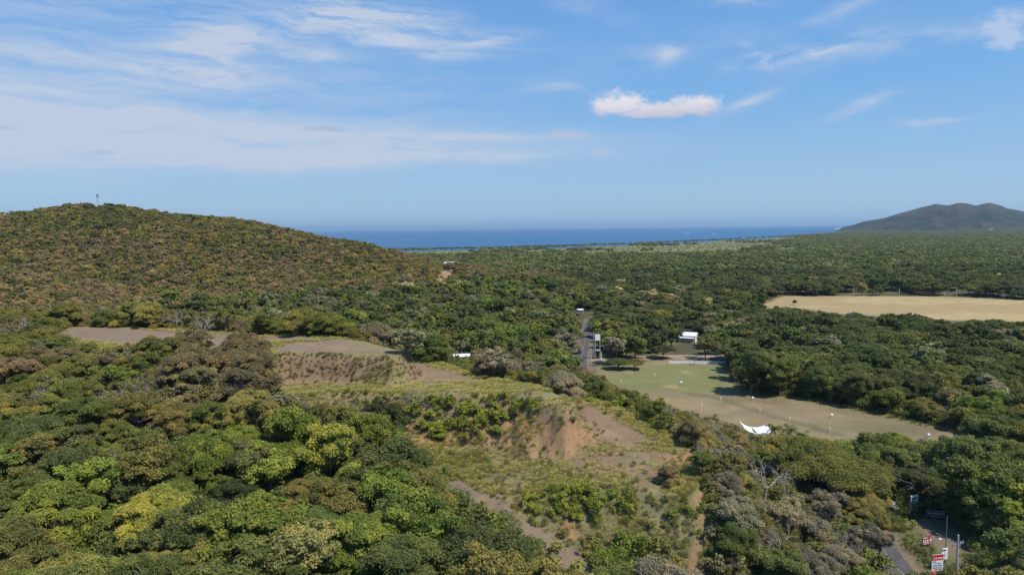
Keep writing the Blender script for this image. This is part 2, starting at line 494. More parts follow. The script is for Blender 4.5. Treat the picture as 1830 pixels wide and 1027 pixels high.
SOIL = np.array((0.226, 0.153, 0.094)); SOIL2 = np.array((0.20, 0.145, 0.100)); ORANGE = np.array((0.33, 0.19, 0.10)); RED = np.array((0.30, 0.165, 0.095))
DRYG = np.array((0.215, 0.190, 0.082)); GREENG = np.array((0.135, 0.138, 0.055)); FLOOR = np.array((0.085, 0.078, 0.04)); SCRUB = np.array((0.155, 0.14, 0.07))
RBROWN = np.array((0.218, 0.172, 0.098)); RGREEN = np.array((0.180, 0.180, 0.070)); TAN = np.array((0.33, 0.248, 0.122)); DIRT = np.array((0.30, 0.22, 0.155))


def cover(x, y, z):
    n = fbm(x, y, 12, 4); n2 = fbm(x, y, 3.0, 3); n3 = fbm(x, y, 40, 3)
    c = np.tile(FLOOR, (len(x), 1))

    def mix(col, f):
        nonlocal c
        f = np.clip(f, 0, 1)[:, None]; c = c * (1 - f) + np.asarray(col) * f
    mix(SCRUB, sstep(0.0, 0.4, n + 0.1) * 0.6 * (y < 900))
    dA, dB, dC = (sdist(p, x, y) for p in (TER_A, TER_B, TER_C))
    # banks below the terraces: scrub, dry grass and orange earth
    hillc = np.minimum(np.minimum(dA, dB), dC)
    mix(SCRUB, 1 - sstep(6, 14, hillc + n * 4))
    mix(DRYG * 0.8, (1 - sstep(8, 16, hillc)) * sstep(-0.1, 0.3, n2 + n * 0.6) * 0.8)
    bankB = (1 - sstep(5, 11, dB + n * 2)) * (dB > 0) * (z > ZC - 0.5)
    mix(SOIL * 1.05, bankB * 0.75 * sstep(-0.35, 0.2, n2))
    mix(ORANGE, bankB * sstep(-6, 1, x + n * 3) * sstep(-0.7, -0.1, n + n2 * 0.5) * sstep(22.6, 20.5, z + n2) * 0.9)
    mix(ORANGE, (1 - sstep(1.0, 4.5, np.abs(dB - 8.5))) * (dC < 1) * sstep(-0.3, 0.25, n + 0.1) * 0.7 * (x < 8))
    bankA = (dA > 0) * (1 - sstep(3, 6, dA)) * (z > ZB - 0.5)
    mix(DRYG * 0.9, bankA * sstep(0.1, -0.2, n) * 0.8); mix(SOIL, bankA * sstep(-0.05, 0.3, n + n2 * 0.4) * 0.9)
    # terrace tops: bare earth with grassy edges
    dC = np.where(z > ZC + 1.0 + np.clip((y - 128) / 32, -0.3, 1) * 3.2, np.maximum(dC, 3.0), dC)
    for d, w, col in ((dC, 5, SOIL * 0.95), (dB, 4.0, SOIL), (dA, 4.5, SOIL2 * 1.1)):
        mix(DRYG, (d < 1.0) * 1.0)
        mix(col, sstep(0.5, -w, d + n * 3.0 + n2 * 1.0))
    frontC = sstep(146, 132, y + n * 8) * (dC < 1)
    mix(DRYG * 0.75, frontC * sstep(-0.35, 0.25, n2 + n * 0.5) * 0.85)
    mix(GREENG, frontC * sstep(0.0, 0.35, n3 + n * 0.7) * 0.55)
    frontB = (dB < 1) * sstep(161, 153, y + n * 4) * sstep(6, -2, x)
    mix(DRYG, frontB * 0.9); mix(GREENG * 1.15, frontB * sstep(0.0, 0.4, n) * 0.6)
    for line, zt in (([at(560, 660, ZB), at(700, 672, ZB), at(800, 682, ZB), at(930, 694, ZB)], ZB), ([at(1060, 760, 16), at(1110, 785, 15.5), at(1150, 815, 15), at(1120, 845, 14)], ZC), ([at(500, 612, ZA), at(600, 618, ZA), at(690, 628, ZA)], ZA), ([at(900, 830, 14), at(1000, 800, 15.5), at(1080, 765, 16.5)], ZC)):
        tr = np.abs(pdist(line, x, y) - 0.85); mix(SOIL * 1.28, (1 - sstep(0.2, 0.75, tr + n2 * .25)) * .55 * (hillc < 0))
    mix(SOIL * 0.72, sstep(0.12, 0.5, fbm(x + 50, y, 7, 4)) * (hillc < 0) * .5); mix(DRYG * .9, sstep(0.2, 0.5, fbm(x, y + 70, 5, 4)) * (hillc < 0) * .5)
    # bare red scrape on the far hill, clearing patches
    for px, py, r, col in ((795, 490, 8, RED), (800, 482, 7, DIRT * 0.9), (842, 487, 6, DIRT), (300, 374, 7, TAN), (480, 409, 6, TAN), (1636, 612, 7, DIRT), (1250, 498, 6, DIRT), (1105, 470, 6, DIRT)):
        p = hit(px, py); mix(col, 1 - sstep(r * .6, r * 1.2, np.hypot((x - p[0]), (y - p[1]) / 3.0) + n2 * 4 + n * 3))
    gp = pdist(GULLY_PATH, x, y); mix(SOIL2 * 1.0, (1 - sstep(1.5, 3.6, gp + n * 2.2 + n2 * .8)) * .9)
    fp = pdist(FOOT_PATH, x, y); mix(ORANGE * 0.75, (1 - sstep(0.35, 0.75, fp + n2 * .2)) * 0.85)
    for px, py, z0, r in ((1240, 855, 10, 4.2), (1200, 872, 9, 3.5), (1225, 905, 8, 2.6), (1015, 948, 8.5, 1.6), (1060, 965, 8, 1.6), (770, 800, 15, 5), (455, 690, 25, 5), (480, 700, 24, 4)):
        p = at(px, py, z0); mix(ORANGE * 0.85, (1 - sstep(r * .5, r, np.hypot(x - p[0], y - p[1]) + n2 * 1.5)) * 0.8)
    # open fields
    d = sdist(RANGE, x, y); f = 1 - sstep(-1.5, 1.5, d + n * 2)
    mix(RBROWN, f); mix(RBROWN * 0.72, f * sstep(0.05, 0.4, n3 + n * .4) * 0.6); mix(TAN * .85, f * sstep(0.05, 0.4, fbm(x * .45 + y * .25, y - x * .2, 9, 4)) * .55); mix(GREENG, f * sstep(.15, .5, fbm(x + 31, y, 18, 3)) * .4)
    mix(DRYG * 0.85, (1 - sstep(1, 8, np.abs(d - 3) + n * 2)) * (x > 60))
    g = 1 - sstep(-4, 4, sdist(RANGE_GREEN, x, y) + n * 5); mix(RGREEN, g); mix(TAN * 0.95, g * sstep(0.18, 0.4, n) * 0.8)
    a, b_ = at(1240, 703), at(1690, 782)
    mix(FLOOR * 1.5, (1 - sstep(0.8, 2.6, pdist([at(1225, 705), at(1290, 715), at(1360, 738), at(1440, 762), at(1500, 778)], x, y) + n2 * 1.2)) * 0.65)
    f = 1 - sstep(-3, 3, sdist(TANF, x, y) + n * 4); mix(TAN, f); mix(TAN * 1.25, f * sstep(0.1, 0.35, n3 + n * .3) * 0.7); mix(GREENG * 1.4, f * sstep(0.15, 0.45, fbm(x + 90, y, 55, 3)) * 0.35)
    for p in PATCHES: mix(DIRT * 0.9, 1 - sstep(-2, 2, sdist(p, x, y) + n * 3))
    mix(DIRT, 1 - sstep(4.2, 5.6, pdist(SIDE_ROAD, x, y) + n2))
    rd = pdist(ROADL, x, y)
    mix(GREENG * 0.9, (1 - sstep(9, 14, rd + n * 3)) * 0.9 * (y < 200)); mix(DIRT * 0.7, (1 - sstep(3.2, 4.6, rd + n * 1.2 + n2)) * 0.8)
    mix(DIRT * 0.62, (1 - sstep(-0.8, 1.2, sdist(PAD, x, y) + n)) * .85)
    # wetland and coast far away
    mix((0.195, 0.20, 0.09), sstep(1300, 1420, y + n3 * 60) * 0.95 * (1 - .7 * sstep(.38, .5, x / y)))
    cyy = coast_y(x, y); mix((0.42, 0.36, 0.27), sstep(-22, -8, y - cyy))
    return c


def build_ground():
    ys = np.exp(np.linspace(math.log(18.0), math.log(9000.0), 860))
    ts = np.concatenate([np.linspace(-1.5, -0.85, 40)[:-1], np.linspace(-0.85, 0.85, 400), np.linspace(0.85, 1.5, 40)[1:]])
    Y, T = np.meshgrid(ys, ts, indexing='ij'); X = (T * Y).ravel(); Y = Y.ravel()
    Z = ground_z(X, Y)
    V = np.stack([X, Y, Z], 1); nr, nc = len(ys), len(ts)
    i = np.arange(nr - 1)[:, None] * nc + np.arange(nc - 1)[None, :]
    F = np.stack([i, i + 1, i + nc + 1, i + nc], -1).reshape(-1, 4)
    me = mesh_from('ground', V, F, ground_material(), True)
    C = cover(X, Y, Z)
    a = me.color_attributes.new('cover', 'FLOAT_COLOR', 'POINT')
    a.data.foreach_set('color', np.concatenate([C, np.ones((len(C), 1))], 1).astype(np.float32).ravel())
    o = obj('ground', me); o['kind'] = 'structure'; return o


build_ground()


# ------------------------------------------------------------------ sea, headland, far shore
SEA_Z = -8.0


def build_sea():
    m = principled('sea_water', (0.006, 0.045, 0.13), 0.35, 0.12); nt = m.node_tree; b = nt.nodes['Principled BSDF']
    tc = nn(nt, 'TexCoord'); mp = nn(nt, 'Mapping'); mp.inputs['Scale'].default_value = (0.25, 1.0, 1.0); nt.links.new(tc.outputs['Object'], mp.inputs[0])
    n1 = noise(nt, mp.outputs[0], 0.0016, 5.0, 0.6); n2 = noise(nt, tc.outputs['Object'], 0.05, 3.0)
    c = mixc(nt, n1.smooth(0.35, 0.7), (0.008, 0.078, 0.175), (0.013, 0.105, 0.225)); nt.links.new(c, b.inputs['Base Color'])
    bp = nn(nt, 'Bump'); bp.inputs['Strength'].default_value = 0.6; bp.inputs['Distance'].default_value = 1.5
    nt.links.new(n2.k, bp.inputs['Height']); nt.links.new(bp.outputs[0], b.inputs['Normal'])
    E = 120000.0
    o = obj('sea', mesh_from('sea', [(-E, 1500, SEA_Z), (E, 1500, SEA_Z), (E, E, SEA_Z), (-E, E, SEA_Z)], [(0, 1, 2, 3)], m)); o['kind'] = 'structure'


build_sea()
HEAD_PX = [(1494, 413), (1506, 407), (1522, 403), (1545, 396), (1580, 390), (1605, 382), (1625, 377), (1640, 373), (1660, 368), (1672, 364.5), (1688, 367), (1697, 366.5), (1712, 362.5), (1728, 363.5), (1745, 367.5), (1757, 365), (1770, 363.5), (1788, 367.5), (1800, 373), (1812, 374.5), (1830, 378), (1870, 386), (1930, 395), (2050, 400), (2200, 405)]
HEAD_D = 6600.0


def head_z(x, y):
    t = x / y
    w = [(ray(px, py)[0] / ray(px, py)[1], CAM_Z + HEAD_D * ray(px, py)[2] / ray(px, py)[1]) for px, py in HEAD_PX]
    ridge = np.interp(t, [a for a, _ in w], [b for _, b in w], left=-20, right=-20)
    ridge = np.maximum(ridge - SEA_Z, 0.0) * (1 + .02 * fbm(x, x * 0, 170, 3))
    half = 450 + ridge * 4.2
    d = np.abs(y - HEAD_D) / half
    f = np.clip(1 - d, 0, 1); f = f * (1.35 - 0.35 * f)
    gul = fbm(x, y, 420, 5)
    spur = np.abs(fbm(x + 0.35 * y, y * 0.45, 300, 4))
    return SEA_Z - 3 + ridge * f * (1 + (0.9 * gul - 2.2 * spur + 0.05) * sstep(0.06, 0.7, d)) + 6 * f


def build_headland():
    ts = np.linspace(0.43, 1.15, 330); ys = np.linspace(5000, 8200, 150)
    Y, T = np.meshgrid(ys, ts, indexing='ij'); X = (T * Y).ravel(); Y = Y.ravel(); Z = head_z(X, Y)
    nr, nc = len(ys), len(ts); i = np.arange(nr - 1)[:, None] * nc + np.arange(nc - 1)[None, :]
    F = np.stack([i, i + 1, i + nc + 1, i + nc], -1).reshape(-1, 4)
    m = bpy.data.materials.new('headland'); m.use_nodes = True; nt = m.node_tree; b = nt.nodes['Principled BSDF']
    b.inputs['Roughness'].default_value = 0.95; b.inputs['Specular IOR Level'].default_value = 0.05
    tc = nn(nt, 'TexCoord'); v = tc.outputs['Object']
    n1 = noise(nt, v, 0.0045, 7.0, 0.7); n2 = noise(nt, v, 0.02, 6.0, 0.75)
    c = mixc(nt, n1.smooth(0.42, 0.58), (0.040, 0.060, 0.024), (0.135, 0.095, 0.055))
    c = mixc(nt, n2.smooth(0.35, 0.7), mixc(nt, 0.55, c, (0.02, 0.025, 0.012)), c)
    geo = nn(nt, 'NewGeometry'); sp = nn(nt, 'SeparateXYZ'); nt.links.new(geo.outputs['Position'], sp.inputs[0])
    low = 1.0 - (S(nt, sp.outputs[2]) + n2 * 20.0).smooth(4.0, 26.0)
    c = mixc(nt, low * 0.7, c, (0.17, 0.12, 0.085))
    nt.links.new(c, b.inputs['Base Color'])
    bp = nn(nt, 'Bump'); bp.inputs['Strength'].default_value = 1.0; bp.inputs['Distance'].default_value = 45.0
    nt.links.new((n2 + n1 * 0.4).k, bp.inputs['Height']); nt.links.new(bp.outputs[0], b.inputs['Normal'])
    o = obj('headland_hill', mesh_from('headland_hill', np.stack([X, Y, Z], 1), F, m, True)); o['kind'] = 'structure'


build_headland()


def build_foam():
    mat = worn('surf_foam', (0.8, 0.82, 0.83), 0.9, 0.15, 0.05)
    for px, py, w, dy in ((1516, 409.3, 14, 1.2), (1540, 410.2, 13, 1.0), (1498, 408.4, 6, 0.8), (1228, 417.3, 6, 0.35), (1276, 417.6, 5, 0.35)):
        mb = MB(); n = 14; pts = []
        for k in range(n + 1):
            u = k / n * 2 - 1
            pts.append(at(px + u * w, py + dy * 0.35 * math.sin(u * 7 + px) - dy * 0.5 * (1 - u * u), SEA_Z + 0.5))
        for k in reversed(range(n + 1)):
            u = k / n * 2 - 1
            pts.append(at(px + u * w, py + dy * 0.35 * math.sin(u * 7 + px) + dy * 0.5 * (1 - u * u) + 0.06, SEA_Z + 0.5))
        k = n + 1
        mb._add(pts, [(i, i + 1, 2 * k - 2 - i, 2 * k - 1 - i) for i in range(n)])
        o = mb.build('surf_water', mat); o['kind'] = 'structure'


build_foam()


# ------------------------------------------------------------------ roads
def strip(name, line, half, mat, dz, off=0.0, i0=0, i1=None, zfun=None):
    L = [np.asarray(p[:2], float) for p in line][i0:i1]; V = []; F = []
    for i, p in enumerate(L):
        a = L[max(i - 1, 0)]; b = L[min(i + 1, len(L) - 1)]; t = (b - a) / (np.linalg.norm(b - a) + 1e-9); nrm = np.array([t[1], -t[0]])
        zc = zfun(p) if zfun else gz(*p)
        for s in (-1, 1):
            q = p + nrm * (off + s * half); V.append((q[0], q[1], zc + dz))
    for i in range(len(L) - 1): F.append((2 * i, 2 * i + 1, 2 * i + 3, 2 * i + 2))
    o = obj(name, mesh_from(name, V, F, mat)); o['kind'] = 'structure'; return o


asphalt = worn('asphalt', (0.10, 0.092, 0.088), 0.9, 0.3, 0.35)
strip('road', ROADL, 2.5, asphalt, 0.05, zfun=lambda p: 0.0)
paint_y = worn('yellow_paint', (0.30, 0.26, 0.15), 0.8, 0.4, 0.8); paint_w = worn('white_paint', (0.6, 0.6, 0.58), 0.8, 0.4, 0.8)
for off in (0.0,): strip('road_marking', ROADL, 0.07, paint_y, 0.056, off, zfun=lambda p: 0.0)

# ------------------------------------------------------------------ foliage
def leaf_material(name, translucent=0.36, spread=0.42, warm=0.35):
    m = bpy.data.materials.new(name); m.use_nodes = True; nt = m.node_tree; b = nt.nodes['Principled BSDF']; out = nt.nodes['Material Output']
    b.inputs['Roughness'].default_value = 0.7; b.inputs['Specular IOR Level'].default_value = 0.1
    a = nn(nt, 'Attribute'); a.attribute_type = 'INSTANCER'; a.attribute_name = 'tint'
    v = nn(nt, 'Attribute'); v.attribute_name = 'leafvar'
    f = S(nt, v.outputs['Fac'])
    k = f * spread * 2.0 + (1.0 - spread)
    c = mixc(nt, 1.0, a.outputs['Color'], combine(nt, k * (f * warm + (1.0 - warm * 0.5)), k, k * (1.1 - f * 0.3)), 'MULTIPLY')
    nt.links.new(c, b.inputs['Base Color'])
    tr = nn(nt, 'BsdfTranslucent'); nt.links.new(mixc(nt, 1.0, c, (1.1, 1.15, 0.6), 'MULTIPLY'), tr.inputs[0])
    mx = nn(nt, 'MixShader'); mx.inputs[0].default_value = translucent
    nt.links.new(b.outputs[0], mx.inputs[1]); nt.links.new(tr.outputs[0], mx.inputs[2]); nt.links.new(mx.outputs[0], out.inputs[0])
    return m


LEAF = leaf_material('leaf')
BARK = worn('bark', (0.17, 0.135, 0.10), 0.9, 0.4, 2.0)
BARK_PALE = worn('pale_bark', (0.42, 0.38, 0.33), 0.9, 0.35, 2.0)
BARK_GREY = worn('grey_twigs', (0.32, 0.275, 0.225), 0.9, 0.35, 1.0)


def unit(v): return v / (np.linalg.norm(v, axis=-1, keepdims=True) + 1e-9)


def leaf_quads(rng, P, N, size, aspect=0.55, along=None):
    """diamond-shaped leaf sprays at points P facing N"""
    n = len(P)
    t = unit(np.cross(N, unit(rng.normal(size=(n, 3))))) if along is None else unit(along - N * (along * N).sum(1, keepdims=True))
    b = np.cross(N, t)
    a = size * rng.uniform(0.5, 1.45, (n, 1)); w = a * aspect
    fold = N * (a * rng.uniform(-0.15, 0.3, (n, 1)))
    V = np.stack([P + t * a - fold, P + b * w, P - t * a - fold, P - b * w], 1).reshape(-1, 3)
    return V, np.arange(4 * n).reshape(n, 4)


def crown_mesh(name, rng, clumps, per_area, size, aspect, up=0.35, mat=None, low=-0.35, jitter=0.5, droop=0.0, radial=False):
    """clumps: (centre, radius, flatten) -> leaf sprays through each clump, thinning out past its edge"""
    PP, NN, VV, AA = [], [], [], []
    for c, r, fl in clumps:
        n = max(6, int(per_area * r * r))
        d = unit(rng.normal(size=(n * 2, 3))); d = d[d[:, 2] > low][:n]; n = len(d)
        q = rng.uniform(0.25, 1.0, n) ** 0.5; far = rng.uniform(size=n) < 0.16; q = np.where(far, rng.uniform(1.0, 1.4, n), q)
        p = d * (r * q)[:, None] * np.array([1, 1, fl])
        p[:, 2] -= droop * (p[:, 0] ** 2 + p[:, 1] ** 2) / r
        nrm = unit(d * np.array([1, 1, 1 / max(fl, .3)]) * 0.6 + np.array([0, 0, up]) + rng.normal(size=d.shape) * jitter)
        PP.append(p + c); NN.append(nrm); AA.append(unit(d * np.array([1, 1, .3]) + np.array([0, 0, -droop]) + rng.normal(size=d.shape) * .45))
        VV.append(np.clip(rng.uniform(0.05, 0.95) * 0.65 + rng.uniform(0, 1, n) * 0.35, 0, 1))
    P, N, L, A = (np.concatenate(t) for t in (PP, NN, VV, AA))
    V, F = leaf_quads(rng, P, N, size, aspect, A if radial else None)
    me = mesh_from(name, V, F, mat or LEAF)
    at_ = me.attributes.new('leafvar', 'FLOAT', 'FACE'); at_.data.foreach_set('value', L.astype(np.float32))
    return me


def limbs(mb, rng, base, fork, targets, r0, n=5):
    """a trunk from base to fork and curved limbs to the targets"""
    base, fork = np.array(base, float), np.array(fork, float)
    mid = (base + fork) / 2 + rng.normal(size=3) * np.array([.12, .12, 0]) * np.linalg.norm(fork - base) * 0.5
    base = base + np.array([0, 0, -0.6])
    mb.path([base, mid, fork], [r0 * 1.25, r0 * 0.95, r0 * 0.8], n)
    for t in targets:
        t = np.array(t, float); m1 = fork + (t - fork) * 0.5 + np.array([0, 0, 0.12]) * np.linalg.norm(t - fork) + rng.normal(size=3) * 0.12 * np.linalg.norm(t - fork)
        mb.path([fork, m1, t], [r0 * 0.6, r0 * 0.36, r0 * 0.12], max(3, n - 1))
    return mb


class Proto:
    def __init__(s, crown, trunk, h, rad, lean=0.0): s.crown, s.trunk, s.h, s.rad = crown, trunk, h, rad


def broadleaf(seed, per, size, nc=26, Rr=4.5, H=8.5, rz=0.62, nlimb=7, nlobe=4, open_=False):
    """uneven crown: a few lobes of different height, each built of leafy clumps"""
    rng = np.random.default_rng(seed); cl = []
    lobes = []
    for k in range(nlobe):
        a = 6.283 * (k + rng.uniform(-.35, .35)) / nlobe; rr = Rr * rng.uniform(.3, .64) if nlobe > 1 else 0
        lr = Rr * rng.uniform(.36, .62); lobes.append((np.array([rr * math.cos(a), rr * math.sin(a), H - lr * rz * 1.1 - rng.uniform(0, .34) * H]), lr))
    top = max(l[0][2] + l[1] * rz for l in lobes)
    for k in range(nc):
        c0, lr = lobes[k % nlobe]; d = unit(rng.normal(size=3)); d[2] = abs(d[2]) * 1.1 - 0.3; d = unit(d)
        r = lr * (rng.uniform(0.16, 0.34) if open_ else rng.uniform(0.24, 0.5)); q = rng.uniform(0.55, 1.12)
        c = c0 + d * np.array([1, 1, rz * 1.25]) * (lr - r * .5) * q; c[2] += (H - top) * .9
        cl.append((c, r, rng.uniform(0.55, 0.9)))
    for c0, lr in ([] if open_ else lobes): cl.append((c0 + np.array([0, 0, -.1 * H]), lr * .6, .7))
    cr = crown_mesh('crown', rng, cl, per, size, 0.55, low=-.55)
    mb = limbs(MB(), rng, (0, 0, 0), (rng.normal() * .3, rng.normal() * .3, H * 0.28), [cl[i][0] for i in range(min(nlimb, nc))], 0.2)
    return Proto(cr, mb.mesh('trunk', BARK), H, Rr)


def feathery(seed, per, size, nc=30, Rr=5.0, H=8.0, nlimb=14):
    """thin layered crown of a dry-forest legume tree: drooping plumes of fine sprays on spreading limbs"""
    rng = np.random.default_rng(seed); cl = []; sx, sy = rng.uniform(.85, 1.15, 2); ph = rng.uniform(0, 6.28)
    for k in range(nc):
        u = rng.uniform(0, 1) ** 0.55; a = rng.uniform(0, 6.283); r = Rr * rng.uniform(0.13, 0.30)
        rad = u * (Rr - r * 0.4) * (1 + .22 * math.sin(2 * a + ph) + .12 * math.sin(5 * a))
        z = H * (0.95 - 0.40 * (rad / Rr) ** 2) - rng.uniform(0, 1) ** 1.4 * H * 0.40
        cl.append((np.array([rad * math.cos(a) * sx, rad * math.sin(a) * sy, z]), r, rng.uniform(0.25, 0.48)))
    cr = crown_mesh('crown', rng, cl, per, size, 0.24, up=0.7, low=-0.5, jitter=0.6, droop=.32, radial=True)
    mb = limbs(MB(), rng, (0, 0, 0), (rng.normal() * .3, rng.normal() * .3, H * 0.22), [cl[i][0] for i in range(min(nlimb, nc))], 0.15)
    return Proto(cr, mb.mesh('trunk', BARK_GREY), H, Rr)


def umbrella(seed, per, size, nc=44, Rr=10.0, H=11.0, nlimb=10):
    """wide shallow dome on a forked trunk"""
    rng = np.random.default_rng(seed); cl = []
    for k in range(nc):
        u = rng.uniform(0, 1) ** 0.5; a = rng.uniform(0, 6.283); r = Rr * rng.uniform(0.13, 0.24)
        rad = u * (Rr - r * 0.6) * (1 + 0.15 * math.sin(3 * a + seed))
        z = H - r * 0.4 - (rad / Rr) ** 2 * Rr * 0.34 - rng.uniform(0, 1) ** 2 * 1.8
        cl.append((np.array([rad * math.cos(a), rad * math.sin(a), z]), r, rng.uniform(0.32, 0.5)))
    cr = crown_mesh('crown', rng, cl, per, size, 0.45, up=0.7, droop=.15, jitter=.6)
    mb = limbs(MB(), rng, (0, 0, 0), (rng.normal() * .4, rng.normal() * .4, H * 0.3), [cl[i][0] for i in range(min(nlimb, nc))], 0.38)
    return Proto(cr, mb.mesh('trunk', BARK), H, Rr)


def grow(mb, rng, p, d, L, r, depth, n, up=0.25, tw=None):
    """recursive bare branching"""
    q = p; dd = d; seg = 3 if depth > 1 else 2
    for i in range(seg):
        dd = unit(dd + rng.normal(size=3) * 0.16 + np.array([0, 0, up * 0.12])); e = q + dd * (L / seg)
        mb.tube(q, e, r * (1 - 0.25 * i / seg), r * (1 - 0.25 * (i + 1) / seg), n if depth > 1 else 3, cap=False); q = e
        if depth > 0 and (i > 0 or depth < 3):
            for k in range(int(rng.integers(1, 3))):
                s = unit(dd * 0.75 + unit(np.cross(dd, rng.normal(size=3))) * rng.uniform(0.6, 1.0) + np.array([0, 0, up * .3]))
                grow(mb, rng, q, s, L * rng.uniform(0.5, 0.72), r * 0.5, depth - 1, n, up)
    if tw is not None: tw.append(q)


def bare(seed, H=7.5, depth=4, spread=0.75, mat=None, trunk_frac=0.3, r0=0.15, nl=5):
    rng = np.random.default_rng(seed); tr = MB(); cr = MB()
    f = np.array([rng.normal() * .35, rng.normal() * .35, H * trunk_frac])
    tr.path([np.array([0, 0, -0.5]), f * 0.5 + np.array([.08, .05, 0]), f], [r0 * 1.3, r0 * 1.1, r0], 6)
    for k in range(nl):
        a = 6.283 * (k + rng.uniform(-.3, .3)) / nl
        d = unit(np.array([math.cos(a) * spread, math.sin(a) * spread, rng.uniform(0.5, 1.0)]))
        grow(cr, rng, f - np.array([0, 0, rng.uniform(0, .3) * H * trunk_frac * .5]), d, H * rng.uniform(0.3, 0.42), r0 * 0.62, depth - 1, 4)
    return Proto(cr.mesh('branches', mat or BARK_GREY), tr.mesh('trunk', mat or BARK_GREY), H, H * 0.5)


def shrub(seed, per, size, nc=9, Rr=1.1, H=1.9, aspect=0.55):
    rng = np.random.default_rng(seed); cl = []
    for k in range(nc):
        a = rng.uniform(0, 6.283); u = rng.uniform(0, 1) ** 0.5
        h = rng.uniform(0.35, 0.95)
        cl.append((np.array([u * Rr * .75 * math.cos(a), u * Rr * .75 * math.sin(a), h * H * (1 - .35 * u)]), Rr * rng.uniform(0.25, 0.42), rng.uniform(.8, 1.2)))
    cr = crown_mesh('crown', rng, cl, per, size, aspect, up=0.5)
    mb = MB()
    for c, r, f in cl[:6]: mb.path([(c[0] * .15, c[1] * .15, -.3), (c[0] * .6, c[1] * .6, c[2] * .55), c], [.05, .035, .015], 4)
    return Proto(cr, mb.mesh('stem', BARK), H, Rr)


LOD_N, LOD_M, LOD_F = 0, 1, 2
K = {
    'broad': [[broadleaf(100 + i, 430, 0.18, nc=44 + 4 * i, rz=(.62, .85, .6, .75, .66)[i], nlobe=(4, 3, 5, 4, 6)[i]) for i in range(5)] + [broadleaf(110 + i, 520, 0.18, nc=34, nlobe=6, nlimb=16, open_=True, rz=.75) for i in range(2)], [broadleaf(120 + i, 100, 0.40, nc=24, rz=(.66, .85, .6, .7)[i], nlobe=(4, 3, 5, 4)[i]) for i in range(4)] + [broadleaf(130, 150, .36, nc=26, nlobe=5, nlimb=12, open_=True)], [broadleaf(140 + i, 22, 0.95, nc=11, rz=.6, nlimb=0, nlobe=3) for i in range(2)]],
    'feather': [[feathery(200 + i, 520, 0.25, nc=46 + 7 * i) for i in range(5)], [feathery(220 + i, 130, 0.5, nc=34) for i in range(4)], [feathery(240 + i, 26, 1.0, nc=15, nlimb=0) for i in range(2)]],
    'umbrella': [[umbrella(300 + i, 330, 0.22, nc=80) for i in range(2)], [umbrella(320 + i, 60, 0.5) for i in range(3)], [umbrella(340 + i, 13, 1.2, nc=26, nlimb=0) for i in range(2)]],
    'bare': [[bare(400 + i, H=(7.5, 6.5, 8.0, 7.0)[i], spread=(.75, 1.1, .6, .9)[i]) for i in range(4)], [bare(420 + i, depth=3, r0=.2, nl=6) for i in range(2)], [bare(440, depth=2, r0=.25)]],
}
BIG = [broadleaf(160 + i, 330, 0.16, nc=70, nlobe=(7, 6, 8)[i], rz=(.7, .62, .66)[i], nlimb=12) for i in range(3)]
BARE_PALE = [bare(460 + i, H=(6.5, 8.5, 7.0)[i], depth=4, spread=(1.3, .8, 1.1)[i], mat=BARK_PALE, nl=(4, 4, 5)[i], r0=.17) for i in range(3)]
SHRUBS = [shrub(500 + i, 330, 0.13) for i in range(3)] + [shrub(510 + i, 330, 0.10, nc=12, Rr=1.3, H=1.5, aspect=0.3) for i in range(2)]

T = {  # tint name -> (leaf colour, word)
    'olive': ((0.158, 0.150, 0.045), 'olive'), 'brownolive': ((0.170, 0.147, 0.070), 'brownish'), 'yellowolive': ((0.186, 0.178, 0.055), 'yellow-olive'), 'oliveg': ((0.130, 0.138, 0.038), 'olive-green'),
    'mid': ((0.104, 0.125, 0.037), 'mid-green'), 'dark': ((0.074, 0.090, 0.034), 'dark green'), 'bright': ((0.142, 0.178, 0.036), 'bright green'), 'lime': ((0.200, 0.220, 0.042), 'lime-green'),
    'grey': ((0.205, 0.190, 0.125), 'grey-green'), 'pale': ((0.35, 0.295, 0.15), 'straw-yellow'), 'deep': ((0.090, 0.106, 0.037), 'deep green'), 'bronze': ((0.158, 0.130, 0.078), 'bronze-brown'),
    'khaki': ((0.20, 0.20, 0.070), 'khaki-green'), 'sage': ((0.160, 0.168, 0.082), 'sage-green'), 'paleg': ((0.27, 0.28, 0.14), 'pale green'),
}
TK = list(T)


class Tree:
    __slots__ = 'kind x y z s rz tint lod var proto px py d label name group man'.split()


TREES = []


def add_tree(kind, x, y, s, tint, lod=None, var=None, proto=None, label=None, name=None, group=None, rng=RNG, z=None):
    t = Tree(); t.kind, t.x, t.y, t.s, t.tint = kind, float(x), float(y), float(s), tint
    t.z = z; t.rz = float(rng.uniform(0, 6.283)); t.lod = lod if lod is not None else (0 if y < 245 else 1 if y < 800 else 2)
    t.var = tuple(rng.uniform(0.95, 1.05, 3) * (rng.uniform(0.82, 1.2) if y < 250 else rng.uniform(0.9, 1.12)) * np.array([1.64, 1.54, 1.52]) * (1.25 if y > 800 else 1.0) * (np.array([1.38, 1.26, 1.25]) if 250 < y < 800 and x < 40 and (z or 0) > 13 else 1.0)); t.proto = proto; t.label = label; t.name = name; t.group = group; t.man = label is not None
    TREES.append(t); return t


HOUSE_D, SCRAPE_D, WHOUSE_D = 652.0, hit(795, 491)[1], at(825, 644, 6)[1]
print('DIST', HOUSE_D, SCRAPE_D, WHOUSE_D, gz(*at(825, 644, 6)[:2]))
